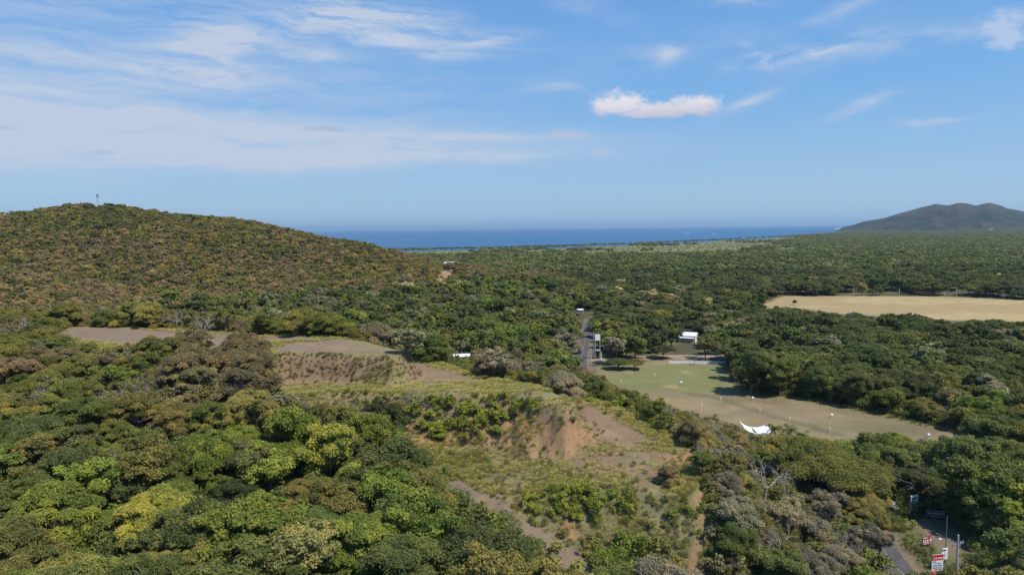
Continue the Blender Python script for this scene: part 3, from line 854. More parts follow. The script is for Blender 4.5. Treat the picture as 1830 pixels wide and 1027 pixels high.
# places that stay open to view from the drone (picture polygons with the distance of what they show)
OPEN = [([(485, 601), (560, 597), (650, 611), (722, 630), (735, 645), (700, 665), (600, 674), (500, 678), (515, 632)], 172),
        ([(95, 596), (150, 584), (228, 586), (232, 606), (190, 612), (120, 603)], 190), ([(190, 610), (235, 605), (235, 632), (205, 632)], 165),
        ([(560, 674), (700, 660), (730, 640), (840, 664), (955, 689), (1022, 716), (1020, 740), (770, 770), (745, 712), (640, 700), (560, 690)], 152), ([(470, 700), (560, 676), (745, 712), (745, 728), (640, 722), (560, 716)], 148),
        ([(760, 712), (1030, 720), (1040, 800), (800, 830), (735, 790)], 146),
        ([(800, 830), (860, 795), (1040, 738), (1090, 752), (1205, 803), (1220, 850), (1265, 925), (1258, 1020), (1235, 1020), (1180, 960), (1100, 970), (1062, 1015), (1030, 1000), (960, 960), (890, 925), (832, 885)], 122),
        ([(1072, 664), (1200, 650), (1288, 654), (1310, 690), (1335, 704), (1420, 716), (1560, 742), (1690, 772), (1745, 787), (1735, 795), (1660, 788), (1600, 770), (1480, 786), (1400, 760), (1320, 750), (1240, 728), (1110, 692)], 232),
        ([(1362, 546), (1405, 531), (1830, 540), (1830, 572), (1700, 569), (1620, 560), (1500, 556), (1430, 549)], 545),
        ([(1028, 640), (1048, 640), (1054, 592), (1050, 575), (1046, 590)], 395), ([(1037, 556), (1048, 556), (1050, 580), (1040, 580)], 440),
        ([(1214, 589), (1250, 589), (1250, 606), (1224, 610)], 385), ([(1058, 590), (1076, 590), (1076, 648), (1058, 648)], 330), ([(1096, 588), (1118, 588), (1118, 594), (1096, 594)], 395),
        ([(806, 631), (842, 631), (842, 646), (806, 646)], WHOUSE_D - 2), ([(1612, 884), (1645, 884), (1700, 905), (1722, 950), (1722, 1027), (1640, 1027), (1612, 1000), (1600, 940)], 128),
        ([(1575, 1027), (1600, 975), (1640, 1027)], 110), ([(1758, 948), (1784, 948), (1784, 976), (1758, 976)], 125), ([(1322, 755), (1382, 755), (1382, 784), (1322, 784)], 196), ([(1382, 750), (1450, 750), (1450, 786), (1382, 786)], 190),
        ([(790, 461), (818, 461), (818, 473), (790, 473)], HOUSE_D - 3), ([(784, 488), (796, 484), (810, 486), (802, 494), (797, 503), (792, 496)], SCRAPE_D + 25), ([(1195, 634), (1292, 634), (1292, 652), (1195, 652)], 285),
        ([(1575, 893), (1604, 893), (1604, 908), (1575, 908)], 160), ([(1514, 512), (1530, 512), (1530, 530), (1514, 530)], 600), ([(1597, 512), (1612, 512), (1612, 530), (1597, 530)], 600), ([(1700, 512), (1714, 512), (1714, 532), (1700, 532)], 600),
        ([(1034, 515), (1050, 515), (1050, 565), (1034, 565)], 480), ([(930, 690), (950, 690), (950, 740), (930, 740)], 140), ([(715, 700), (770, 700), (770, 745), (715, 745)], 140),
        ([(1360, 835), (1378, 835), (1378, 895), (1360, 895)], 165), ([(1225, 630), (1262, 630), (1262, 660), (1225, 660)], 270), ([(170, 340), (186, 340), (186, 372), (170, 372)], 690), ([(585, 702), (665, 702), (665, 752), (585, 752)], 126), ([(1625, 812), (1655, 812), (1655, 885), (1625, 885)], 128)]
OPEN = [(np.array(p, float), d) for p, d in OPEN]


SUNLIT = [np.array([ray(px, py)[0] / ray(px, py)[1] * D, D, zz]) for px, py, D, zz in ((1677, 1010, 106, 5.2), (1677, 1020, 106, 3.5), (1656, 975, 123, 1.2), (1631, 905, 137, 2.8), (1631, 900, 137, 4.2), (1689, 990, 114, 3.5), (1711, 970, 108, 8), (1350, 770, 192, 4), (1600, 1010, 117, 0))]


def thin(rows):
    """rows: arrays x, y, crown radius, height -> keep mask; drops trees on open ground or before an open view"""
    x, y, r, h = rows
    keep = np.ones(len(x), bool)
    for p, m in ((TER_A, 0.5), (TER_B, 0.5), (TER_C, 0.5), (RANGE, 3.0), (TANF, 5.0), (PAD, 1.5)): keep &= sdist(p, x, y) > m
    for p in PATCHES: keep &= sdist(p, x, y) > 2
    keep &= (pdist(ROADL, x, y) > 3.9 + r * 0.2) & (pdist(SIDE_ROAD, x, y) > 6) & (pdist(GULLY_PATH, x, y) > 2.2)
    cyy = coast_y(x, y); keep &= y < cyy - 25
    z = ground_z(x, y)
    for p, dist in OPEN:
        near = keep & (y < dist)
        idx = np.nonzero(near)[0]
        if not len(idx): continue
        hitp = np.zeros(len(idx), bool)
        for fx, fz in ((0, .98), (0, .7), (-.85, .6), (.85, .6), (-.55, .88), (.55, .88), (0, .35), (0, 0.05), (-.5, .4), (.5, .4)):
            u, v, _ = project(np.stack([x[idx] + fx * r[idx], y[idx], z[idx] + fz * h[idx]], 1))
            hitp |= sdist(p, u, v) < 0
        keep[idx[hitp]] = False
    # things that stand in the sun: no crown between them and the sun
    for q in SUNLIT:
        dx, dy, dz = x - q[0], y - q[1], z + h * .65 - q[2]
        t = dx * SUN_DIR.x + dy * SUN_DIR.y + dz * SUN_DIR.z
        m = np.sqrt(np.maximum((dx - t * SUN_DIR.x) ** 2 + (dy - t * SUN_DIR.y) ** 2 + (dz - t * SUN_DIR.z) ** 2, 0))
        keep &= ~((t > 0) & (t < 45) & (m < r + 0.6))
    return keep, z


def scatter(y0, y1, step, tmax=0.86, jit=0.42, grow_=0.0, seed=1):
    rng = np.random.default_rng(seed); X, Y = [], []
    y = y0
    while y < y1:
        st = step + grow_ * (y - y0); w = tmax * y + 12
        n = int(2 * w / st); xs = -w + (np.arange(n) + 0.5 * (len(X) % 2)) * st
        X.append(xs + rng.uniform(-jit, jit, n) * st); Y.append(y + rng.uniform(-jit, jit, n) * st); y += st * 0.87
    return np.concatenate(X), np.concatenate(Y)


def pick(rng, table):
    ks, ws = zip(*table); return ks[int(np.searchsorted(np.cumsum(ws) / sum(ws), rng.uniform()))]


def in_px(poly, px, py): return sdist(np.array(poly, float), np.array([px]), np.array([py]))[0] < 0


def populate():
    rng = np.random.default_rng(77)
    # ---------- near slopes and the valley edge
    X, Y = scatter(66, 250, 5.6, 0.88, seed=5)
    Z = ground_z(X, Y); U, Vp, _ = project(np.stack([X, Y, Z], 1)); nz = fbm(X, Y, 30, 3); nz2 = fbm(X + 400, Y, 22, 3)
    rows = []
    for x, y, u, v, a, b in zip(X, Y, U, Vp, nz, nz2):
        right = u > 1060 + max(0, (v - 700)) * 1.35 and x > 12
        lowr = u > 1450 and (x > 60 and y < 175 and u > 1560 or y < 220 and u > 1480 + (v < 880) * 0)
        if u < 640 and v < 810 or (u < 480 and v < 900 and a > 0.05):
            k = pick(rng, [('feather', .74), ('broad', .16), ('bare', .12)]); t = pick(rng, [('brownolive', .6), ('bronze', .15), ('olive', .3)]) if a > .08 else pick(rng, [('olive', .5), ('yellowolive', .35), ('oliveg', .2)]) if b > 0 else pick(rng, [('oliveg', .5), ('mid', .25), ('olive', .25)])
            s = rng.uniform(0.42, 1.15) * (1.25 if k == 'bare' else 1)
        elif u < 1075 and v >= 790:
            k = pick(rng, [('broad', .55 if b > -.05 else .25), ('feather', .38), ('bare', .09)]); t = pick(rng, [('mid', .30), ('bright', .26), ('dark', .10), ('deep', .18), ('olive', .14), ('lime', .08), ('yellowolive', .1)])
            s = rng.uniform(0.42, 1.2) * (1.25 if k == 'bare' else 1)
        elif u > 1480 and (v > 770 or y < 200) and not (u < 1600 and v > 895):
            k = pick(rng, [('broad', .78), ('feather', .18), ('bare', .03)]); t = pick(rng, [('mid', .4), ('deep', .3), ('bright', .16), ('olive', .12), ('sage', .06)]); s = rng.uniform(0.75, 1.25)
        elif u > 1360 and u < 1600 and v > 895:
            k = pick(rng, [('bare', .52), ('broad', .34), ('feather', .14)]); t = pick(rng, [('grey', .7), ('khaki', .2), ('yellowolive', .1)]); s = rng.uniform(0.45, 0.85)
        elif u > 1180 and v > 740:
            k = pick(rng, [('feather', .40), ('broad', .30), ('bare', .34)]); t = pick(rng, [('olive', .3), ('grey', .45), ('yellowolive', .15), ('brownolive', .15), ('mid', .12)]); s = rng.uniform(0.5, 0.95)
        elif x > 45:
            k = pick(rng, [('broad', .72), ('feather', .25), ('bare', .03)]); t = pick(rng, [('mid', .34), ('deep', .34), ('dark', .12), ('olive', .2), ('bright', .06), ('grey', .05)]); s = rng.uniform(0.85, 1.4)
        else:
            k = pick(rng, [('feather', .5), ('broad', .4), ('bare', .12)]); t = pick(rng, [('olive', .35), ('brownolive', .2), ('mid', .25), ('grey', .12), ('deep', .1)]); s = rng.uniform(0.7, 1.15)
        rows.append((x, y, k, t, s))
    _commit(rows, rng)
    # ---------- hill, mid valley
    X, Y = scatter(250, 800, 6.0, 0.84, grow_=0.004, seed=6)
    keepm = (rng.uniform(size=len(X)) < 1.0); X, Y = X[keepm], Y[keepm]
    Z = ground_z(X, Y); U, Vp, _ = project(np.stack([X, Y, Z], 1)); nz = fbm(X, Y, 70, 3); nz2 = fbm(X + 400, Y, 40, 3); nzs = fbm(X, Y + 300, 16, 2)
    rows = []
    for x, y, z, u, v, a, b, c in zip(X, Y, Z, U, Vp, nz, nz2, nzs):
        if z > 13 and x < 40:
            gully = a < -0.36
            k = pick(rng, [('feather', .3), ('broad', .66), ('bare', .03)]) if gully else pick(rng, [('feather', .86), ('broad', .10), ('bare', .04)])
            t = pick(rng, [('deep', .3), ('mid', .3), ('olive', .4)]) if gully else pick(rng, [('brownolive', .6), ('bronze', .4)]) if b < .1 else pick(rng, [('olive', .5), ('brownolive', .5), ('yellowolive', .1)]) if b < .4 else pick(rng, [('olive', .6), ('oliveg', .3), ('mid', .1)])
            s = rng.uniform(0.5, 0.92)
        elif x < 62 - 0.02 * y:
            if rng.uniform() < .34: continue
            br = v < 540 and u > 780
            k = pick(rng, [('broad', .60), ('feather', .24), ('bare', .05), ('umbrella', .07)])
            if u > 840 and v < 515 and y > 480: t = pick(rng, [('brownolive', .5), ('olive', .4), ('bronze', .15)]); k = pick(rng, [('feather', .8), ('broad', .2)])
            else: t = pick(rng, [('mid', .36), ('deep', .24), ('bright', .16 + .3 * (b > .2 and u > 700)), ('sage', .12), ('grey', .08), ('olive', .16), ('dark', .06)])
            s = rng.uniform(0.75, 1.6) * (.55 if k == 'umbrella' else 1)
        else:
            if (c > 0.05) and rng.uniform() < .40:
                k = 'umbrella'; s = rng.uniform(0.62, 1.05); t = pick(rng, [('dark', .36), ('deep', .44), ('mid', .14), ('olive', .1)])
            else:
                if rng.uniform() < .42: continue
                k = pick(rng, [('broad', .8), ('feather', .14), ('bare', .03)]); s = rng.uniform(0.8, 1.5)
                t = pick(rng, [('deep', .4), ('dark', .22), ('mid', .22), ('sage', .05), ('olive', .10), ('pale', .012), ('grey', .03)])
        rows.append((x, y, k, t, s))
    _commit(rows, rng)
    # ---------- far plain to the shore
    X, Y = scatter(800, 6400, 11.0, 0.86, grow_=0.0062, seed=8)
    k0 = ~((X / Y < -0.30) & (Y < 2200) & (X / Y > -0.9) & (Y > 1000)); X, Y = X[k0], Y[k0]
    Z = ground_z(X, Y); nz = fbm(X, Y, 260, 4); nz2 = fbm(X + 900, Y, 120, 3)
    rows = []
    for x, y, a, b in zip(X, Y, nz, nz2):
        st = 11.0 + 0.0062 * (y - 800)
        cst = coast_y(np.array([x]), np.array([y]))[0]
        wet = y > 1380 + 160 * a + 500 * max(0, x / y - .35) and y < min(cst, 3600) - 120 - 90 * b and b < .45 and x / y < .42 + .1 * a
        if wet and x / y < 0.75:
            k = 'broad'; t = pick(rng, [('sage', .5), ('khaki', .3), ('paleg', .35)]); s = min(st / 9.0, 1.6) * rng.uniform(0.7, 1.0) * 0.36
            if rng.uniform() < .3: continue
        else:
            k = pick(rng, [('umbrella', .45), ('broad', .5)]); t = pick(rng, [('deep', .40), ('dark', .18), ('mid', .28), ('olive', .10), ('sage', .08), ('brownolive', .03)])
            s = st / (17.0 if k == 'umbrella' else 9.5) * rng.uniform(0.9, 1.35)
        s = min(s, {'umbrella': 1.15, 'broad': 1.55}[k]) * (0.8 if y > coast_y(np.array([x]), np.array([y]))[0] - 300 else 1.0)
        rows.append((x, y, k, t, s))
    _commit(rows, rng)


def _commit(rows, rng):
    x, y = np.array([r[0] for r in rows]), np.array([r[1] for r in rows])
    s = np.array([r[4] for r in rows]); rad = np.array([{'broad': 4.5, 'feather': 5, 'umbrella': 10, 'bare': 3.6}[r[2]] for r in rows]) * s
    h = np.array([{'broad': 8.5, 'feather': 8, 'umbrella': 11, 'bare': 7.5}[r[2]] for r in rows]) * s
    keep, z = thin((x, y, rad, h))
    for i in np.nonzero(keep)[0]:
        r = rows[i]; add_tree(r[2], r[0], r[1], r[4], r[3], z=float(z[i]), rng=rng)


populate()
print('TREES', len(TREES), {k: sum(t.kind == k for t in TREES) for k in K})

# ------------------------------------------------------------------ trees picked out one by one
WIDE = {}


def man(kind, px, py, s, tint, label, z=None, lod=0, proto=None, name=None, wide=1.0):
    p = hit(px, py) if z is None else at(px, py, z)
    t = add_tree(kind, p[0], p[1], s, tint, lod=lod, proto=proto, label=label, name=name)
    t.z = gz(p[0], p[1]); WIDE[label] = wide; return t


man('broad', 705, 905, 1.25, 'deep', 'largest dark green tree standing left of the lowest terrace', proto=BIG[0], wide=1.35)
man('broad', 765, 912, 0.7, 'mid', 'dense green tree at the left end of the lowest terrace edge')
man('broad', 868, 1062, 1.15, 'dark', 'big dark round tree at the bottom beside the dirt gully', z=9, proto=BIG[1], wide=1.45)
man('broad', 535, 1062, 1.0, 'khaki', 'broad khaki-green crown at the bottom of the slope', z=12, proto=BIG[2], wide=1.5)
man('broad', 207, 712, 1.05, 'bright', 'rounded bright green tree amid olive trees below the upper terrace')
man('broad', 352, 690, 0.72, 'paleg', 'small pale shiny green tree amid olive trees on the slope')
man('broad', 312, 925, 0.75, 'bright', 'vivid green tree above the small bare patch on the slope')
man('broad', 405, 1045, 1.0, 'bright', 'bright green crown left of the khaki crown at the bottom', z=13)
man('broad', 640, 900, 0.85, 'lime', 'lime-green tree left of the largest dark tree')
man('broad', 650, 1040, 0.95, 'bright', 'bright green crown right of the khaki crown at the bottom', z=11)
man('broad', 560, 775, 0.6, 'deep', 'small deep green tree under the pale branching dead tree')
man('broad', 685, 760, 0.8, 'dark', 'dark narrow tree left of the grey dead tree on the bank')
man('bare', 625, 775, 1.15, 'grey', 'dead tree with wide white branches below the middle terrace', proto=BARE_PALE[0])
man('bare', 742, 738, 1.0, 'grey', 'grey dead tree at the left end of the shrubby bank', proto=K['bare'][0][1])
man('bare', 941, 731, 0.62, 'grey', 'small charred dead tree on top of the cut bank', proto=K['bare'][0][2])
man('bare', 1000, 730, 0.95, 'grey', 'dead tree with bleached limbs just beyond the cut bank', proto=BARE_PALE[2], z=8)
man('bare', 1055, 700, 1.3, 'grey', 'grey leafless tree between the dead limbs and the range', proto=K['bare'][0][0], z=3)
man('bare', 975, 690, 1.35, 'grey', 'tall grey-brown leafless tree behind the middle terrace', proto=K['bare'][0][3], z=8)
man('bare', 40, 800, 0.95, 'grey', 'white-limbed dead tree at the left edge of the slope', proto=BARE_PALE[0])
man('bare', 110, 985, 0.8, 'grey', 'pale forked dead branch rising from the bottom left trees', proto=BARE_PALE[1], z=17)
man('bare', 362, 612, 1.15, 'grey', 'grey leafless tree standing among trees before the upper terrace', proto=K['bare'][0][0])
man('feather', 905, 668, 1.45, 'brownolive', 'big brown-olive tree behind the middle terrace', z=14)
man('feather', 690, 616, 0.85, 'sage', 'lone umbrella-shaped tree on the grassy rim of the upper terrace')
man('feather', 440, 668, 1.15, 'brownolive', 'dark brownish tree at the left end of the upper terrace bank')
man('feather', 345, 655, 1.25, 'brownolive', 'wide brownish tree before the upper terrace gap')
man('umbrella', 1500, 900, 1.02, 'oliveg', 'widest olive umbrella tree beside the near road')
man('umbrella', 1400, 850, 0.78, 'olive', 'olive umbrella tree behind the white-trunked tree')
man('umbrella', 1540, 925, 0.5, 'yellowolive', 'low yellow-olive umbrella tree hanging over the road verge')
man('bare', 1366, 893, 1.0, 'grey', 'slender tree with a leaning white trunk before the olive umbrella trees', proto=BARE_PALE[1])
man('bare', 1640, 905, 1.35, 'grey', 'tall bare tree with twin grey trunks behind the signboards', proto=K['bare'][0][2])
man('bare', 1505, 1010, 1.0, 'grey', 'broad leafless grey tree beside the near road at the bottom', proto=K['bare'][0][1])
man('bare', 1440, 1015, 0.9, 'grey', 'leafless grey tree left of the broad leafless one at the bottom', proto=K['bare'][0][3])
man('bare', 1405, 935, 0.8, 'grey', 'pale forked sapling above the grey scrub', proto=BARE_PALE[2])
man('broad', 1315, 965, 0.85, 'grey', 'grey-green scrubby tree right of the footpath')
man('broad', 1385, 1040, 0.8, 'mid', 'rounded green tree at the bottom right of the footpath', z=2.5)
man('broad', 1255, 850, 0.55, 'mid', 'small green tree on the right shoulder of the lowest terrace')
man('feather', 1312, 878, 0.6, 'yellowolive', 'dome-shaped yellow-olive bushy tree right of the lowest terrace')
man('feather', 1195, 865, 0.42, 'brownolive', 'small brownish bush tree on the front edge of the lowest terrace')
man('broad', 1340, 705, 1.7, 'deep', 'lush dark tree at the corner of the driving range', proto=BIG[0])
man('broad', 1395, 708, 1.5, 'mid', 'lush green tree behind the corner of the driving range', proto=BIG[1])
man('broad', 1320, 680, 1.2, 'deep', 'dark tree left of the range corner by the white wall')
man('umbrella', 1120, 640, 0.82, 'deep', 'wide dark umbrella tree over the side road')
man('umbrella', 1185, 640, 0.55, 'dark', 'dark tree shading the right end of the tree row by the green')
man('umbrella', 1105, 660, 0.5, 'mid', 'green tree with pale trunks at the edge of the green')
man('umbrella', 1135, 660, 0.42, 'olive', 'olive tree with pale trunks at the edge of the green')
man('bare', 1243, 652, 0.85, 'grey', 'leafless tree alone on the green before the white wall', lod=0, proto=K['bare'][0][0])
man('broad', 1158, 552, 1.5, 'pale', 'left straw-yellow tree right of the far road', lod=1)
man('broad', 1200, 552, 1.4, 'pale', 'middle straw-yellow tree right of the far road', lod=1)
man('broad', 1262, 560, 1.5, 'pale', 'right straw-yellow tree above the white house', lod=1)
man('broad', 730, 540, 1.5, 'pale', 'tall straw-yellow tree on the lower right hill flank', lod=1)
man('broad', 790, 528, 1.8, 'pale', 'broad straw-yellow tree below the red earth scrape', lod=1)
man('broad', 828, 532, 1.5, 'pale', 'straw-yellow tree right below the red earth scrape', lod=1)
man('broad', 457, 572, 1.1, 'pale', 'small straw-yellow tree below the hillside', lod=1)
man('broad', 575, 594, 0.9, 'pale', 'straw-yellow tree just behind the upper bare terrace', lod=1)
man('broad', 420, 552, 0.9, 'grey', 'grey-green rounded tree on the lower hillside', lod=1)
man('broad', 730, 640, 1.0, 'grey', 'grey-green tree left of the small white house', lod=1)
man('umbrella', 1100, 545, 1.1, 'sage', 'pale sage umbrella tree beside the far road', lod=1)
man('broad', 1420, 545, 0.5, 'deep', 'lone small tree on the left tip of the tan field', lod=1)

man('broad', 1722, 896, 1.75, 'deep', 'tall deep green tree overhanging the dark clearing behind the hoarding', proto=BIG[2])
man('broad', 1758, 946, 1.8, 'mid', 'tall green tree overhanging the right of the dark clearing', proto=BIG[1])
man('broad', 1815, 962, 1.7, 'bright', 'tall bright green tree right of the grey panelled board', proto=BIG[0])
man('broad', 1540, 990, 0.62, 'grey', 'grey-green scrubby tree hiding the near road bend', proto=K['broad'][0][1])
man('broad', 1480, 950, 0.7, 'grey', 'grey-green scrubby tree under the widest umbrella tree', proto=K['broad'][0][3])
man('feather', 1560, 950, 0.6, 'yellowolive', 'low yellow-olive feathery tree at the near road bend')
man('feather', 1528, 935, 0.75, 'olive', 'olive feathery tree under the overhanging umbrella tree')
man('broad', 1572, 1000, 0.5, 'grey', 'small grey-green bush tree covering the near road edge')
man('umbrella', 1450, 862, 0.85, 'oliveg', 'olive-green umbrella tree between the two olive umbrella trees')


# ------------------------------------------------------------------ which trees show largest
def visible_pixels():
    W, H = 915, 514
    buf = np.full((H, W), -1, np.int32)
    idx = [i for i, t in enumerate(TREES) if t.y < 1000]
    P = np.array([(TREES[i].x, TREES[i].y, TREES[i].z) for i in idx])
    rad = np.array([{'broad': 4.5, 'feather': 5, 'umbrella': 10, 'bare': 3.6}[TREES[i].kind] * TREES[i].s for i in idx])
    hh = np.array([{'broad': 8.5, 'feather': 8, 'umbrella': 11, 'bare': 7.5}[TREES[i].kind] * TREES[i].s for i in idx])
    C = P + np.stack([rad * 0, rad * 0, hh * 0.7], 1)
    u, v, d = project(C)
    # line of sight over the ground
    top = P + np.stack([rad * 0, rad * 0, hh * 0.9], 1); ok = np.ones(len(idx), bool)
    for f in np.linspace(0.15, 0.97, 34):
        q = np.array([0, 0, CAM_Z]) * (1 - f) + top * f
        ok &= q[:, 2] > ground_z(q[:, 0], q[:, 1], False) - 0.3
    order = np.argsort(-P[:, 1])
    for k in order:
        if not ok[k]: continue
        cx, cyv = u[k] / 2, v[k] / 2; rx = rad[k] * FPX / d[k] / 2; ry = hh[k] * 0.32 * FPX / d[k] / 2
        x0, x1 = int(max(0, cx - rx)), int(min(W, cx + rx + 1)); y0, y1 = int(max(0, cyv - ry)), int(min(H, cyv + ry + 1))
        if x0 >= x1 or y0 >= y1: continue
        yy, xx = np.mgrid[y0:y1, x0:x1]
        m = ((xx - cx) / rx) ** 2 + ((yy - cyv) / max(ry, .6)) ** 2 < 1
        buf[y0:y1, x0:x1][m] = k
    cnt = np.bincount(buf[buf >= 0], minlength=len(idx))
    out = {i: 0 for i in range(len(TREES))}
    for k, i in enumerate(idx): out[i] = int(cnt[k]); TREES[i].px, TREES[i].py, TREES[i].d = u[k], v[k], d[k]
    return out


VIS = visible_pixels()
ANCH = [(20, 395, 'at the left end of the hill crest'), (178, 380, 'just below the hilltop mast'), (320, 388, 'on the hill crest right of the mast'), (470, 412, 'on the hill shoulder before the sea'), (620, 438, 'where the hill crest drops to the sea'),
        (40, 445, 'high on the hill at left edge'), (180, 440, 'on the hillside under the mast'), (330, 445, 'on the upper middle hillside'), (480, 465, 'on the right hill flank'), (620, 490, 'low on the right hill flank'),
        (40, 520, 'on the near spur at left edge'), (180, 530, 'in the hollow behind the near spur'), (330, 520, 'on the lower middle hillside'), (480, 530, 'at the foot of the hillside'),
        (760, 470, 'near the ridge house'), (800, 505, 'around the red earth scrape'), (900, 492, 'on the brown ridge end'), (1000, 512, 'on the low tip of the brown ridge'),
        (130, 572, 'behind the left bare terrace'), (330, 575, 'behind the trees of the upper terrace'), (560, 578, 'behind the upper bare terrace'), (680, 590, 'beyond the rim of the upper terrace'),
        (700, 545, 'in the green hollow under the hill'), (800, 570, 'above the small white house'), (900, 545, 'in bright green wood left of the road'), (960, 590, 'left of the far road'), (760, 620, 'left of the small white house'), (880, 620, 'right of the small white house'), (960, 650, 'behind the middle terrace'), (1040, 690, 'beyond the cut bank'),
        (1010, 560, 'beside the distant road end'), (1100, 560, 'right of the distant road'), (1100, 610, 'behind the roadside billboard'), (1150, 640, 'along the side road'), (1200, 570, 'behind the white house'), (1280, 610, 'right of the white house'),
        (1200, 520, 'on the plain right of the road'), (1300, 540, 'on the plain above the white house'), (1350, 640, 'behind the range corner'), (1450, 640, 'above the driving range'), (1560, 650, 'in the wood below the tan field'), (1700, 650, 'in the wood by the bare dirt patch'), (1800, 660, 'at right edge below the tan field'),
        (1450, 700, 'on the far rim of the driving range'), (1600, 720, 'behind the right half of the range'), (1760, 740, 'behind the right end of the range'),
        (1400, 575, 'in front of the left tan field'), (1550, 585, 'in front of the tan field'), (1720, 590, 'in front of the right tan field'), (1400, 515, 'at the left tip of the tan field'), (1560, 505, 'behind the tan field'), (1740, 505, 'behind the right end of the tan field'),
        (1120, 720, 'between the lowest terrace and the range'), (1230, 770, 'left of the white canopy'), (1330, 800, 'in front of the white canopy'), (1450, 800, 'right of the white canopy'), (1560, 790, 'at the near rim of the driving range'), (1700, 810, 'below the right end of the range'), (1800, 830, 'at right edge below the range'),
        (1640, 850, 'behind the white signboard'), (1740, 880, 'above the dark roadside clearing'), (1800, 930, 'right of the dark roadside clearing'), (1790, 1000, 'in the bottom right corner'), (1720, 1000, 'beside the utility pole'),
        (1480, 880, 'among the olive umbrella trees'), (1400, 940, 'in the grey scrub right of the footpath'), (1300, 1000, 'beside the footpath at the bottom'), (1520, 980, 'beside the near road'),
        (60, 620, 'left of the first bare terrace'), (60, 690, 'at left edge below the left terrace'), (180, 640, 'in front of the left bare terrace'), (300, 640, 'before the gap between the terraces'), (420, 640, 'left of the upper terrace bank'), (200, 720, 'on the slope under the left terrace'), (340, 720, 'on the slope under the terrace gap'), (450, 740, 'on slope left of the dead white tree'),
        (560, 740, 'around the dead white tree'), (60, 780, 'at left edge halfway downhill'), (200, 800, 'in the middle of the left slope'), (340, 810, 'in the middle of the slope'), (480, 830, 'below the dead white tree'), (620, 830, 'left of the largest dark tree'), (730, 860, 'around the largest dark tree'),
        (60, 880, 'low by the left edge'), (200, 890, 'left of the small bare patch'), (340, 900, 'around the small bare patch'), (480, 910, 'above the khaki crown'), (620, 930, 'below the lime-green tree'), (760, 960, 'left of the big dark round tree'), (880, 960, 'around the big dark round tree'),
        (60, 985, 'in the bottom left corner'), (200, 985, 'at the bottom left of the slope'), (340, 990, 'at bottom left of the khaki crown'), (480, 1000, 'at the bottom by the khaki crown'), (640, 1005, 'at bottom right of the khaki crown'), (780, 1010, 'at bottom left of the dark round tree'), (980, 1005, 'at the bottom beside the gully'), (1120, 1005, 'at the bottom below the shrubby bank')]
for a in ANCH:
    if len(a[2].split()) > 8: print('LONG', a[2])
AP = np.array([(a[0], a[1] * 1.0) for a in ANCH])
ORD = 'first second third fourth fifth sixth seventh eighth ninth tenth eleventh twelfth thirteenth fourteenth fifteenth sixteenth seventeenth eighteenth nineteenth twentieth'.split()
ORD += [f'{t}-{o}' for t in ('twenty', 'thirty', 'forty') for o in ORD[:9]]
NOUN = {'broad': 'leafy tree', 'feather': 'feathery tree', 'umbrella': 'umbrella tree', 'bare': 'leafless tree'}
NAME = {'broad': 'broadleaf_tree', 'feather': 'feathery_tree', 'umbrella': 'umbrella_tree', 'bare': 'leafless_tree'}
GROUP = {'broad': 'leafy trees of slope and valley', 'feather': 'feathery dry-forest trees', 'umbrella': 'wide umbrella trees of the plain', 'bare': 'leafless grey trees'}
CAP = {'broad': 285, 'feather': 285, 'umbrella': 200, 'bare': 90}
chosen = set(i for i, t in enumerate(TREES) if t.man)
for kind, cap in CAP.items():
    c = [i for i, t in enumerate(TREES) if t.kind == kind and not t.man and VIS[i] >= 14]
    c.sort(key=lambda i: -VIS[i]); n0 = sum(TREES[i].kind == kind for i in chosen)
    chosen |= set(c[:cap - n0])
buckets = {}
for i in sorted(chosen):
    t = TREES[i]
    if t.man: continue
    a = int(np.argmin(((AP - np.array([t.px, t.py])) ** 2).sum(1)))
    col = T[t.tint][1] + ' ' if t.kind != 'bare' else 'grey '
    big = t.s * {'broad': 1, 'feather': 1, 'umbrella': 1.3, 'bare': 1}[t.kind]
    size = '' if t.kind == 'bare' else ('low ' if big < 0.72 else 'tall ' if big > 1.18 else '')
    buckets.setdefault((size + col + NOUN[t.kind], ANCH[a][2]), []).append(i)
for (what, where), ii in buckets.items():
    ii.sort(key=lambda i: TREES[i].px)
    for k, i in enumerate(ii):
        if len(ii) == 1: l = f'{what} {where}'
        elif len(ii) == 2: l = f'{what} {where}, {("left", "right")[k]} of two'
        else: l = f'{what} {where}, {ORD[k]} from left'
        TREES[i].label = l


def proto_of(t, i):
    if t.proto is not None: return t.proto
    ps = K[t.kind][t.lod]; return ps[i % len(ps)]


def emit_trees():
    for i in sorted(chosen):
        t = TREES[i]; p = proto_of(t, i)
        e = empty(t.name or NAME[t.kind], (t.x, t.y, t.z), t.rz, t.label, 'tree', GROUP[t.kind])
        wd = WIDE.get(t.label, 1.0)
        e.scale = (t.s * wd * RNG.uniform(.86, 1.16), t.s * wd * RNG.uniform(.86, 1.16), t.s * RNG.uniform(.85, 1.15))
        o = obj('trunk', p.trunk, e)
        o = obj('crown' if t.kind != 'bare' else 'branches', p.crown, e)
        if t.kind != 'bare': o['tint'] = [float(a * b) for a, b in zip(T[t.tint][0], t.var)] + [1.0]


emit_trees()


# ------------------------------------------------------------------ uncounted vegetation: one object per mass
def joined(p):
    """a source mesh with crown and trunk for mass planting"""
    o = bpy.data.objects.new('mass_source', None); bm = bmesh.new()
    me = bpy.data.meshes.new('tree_mass'); mats = []
    for m in (p.crown, p.trunk):
        if m is None or not len(m.polygons): continue
        k = len(bm.faces); bm.from_mesh(m); bm.faces.ensure_lookup_table()
        mi = len(mats); mats.append(m.materials[0])
        for f in bm.faces[k:]: f.material_index = mi
    bm.to_mesh(me); bm.free()
    for m in mats: me.materials.append(m)
    bpy.data.objects.remove(o)
    return me


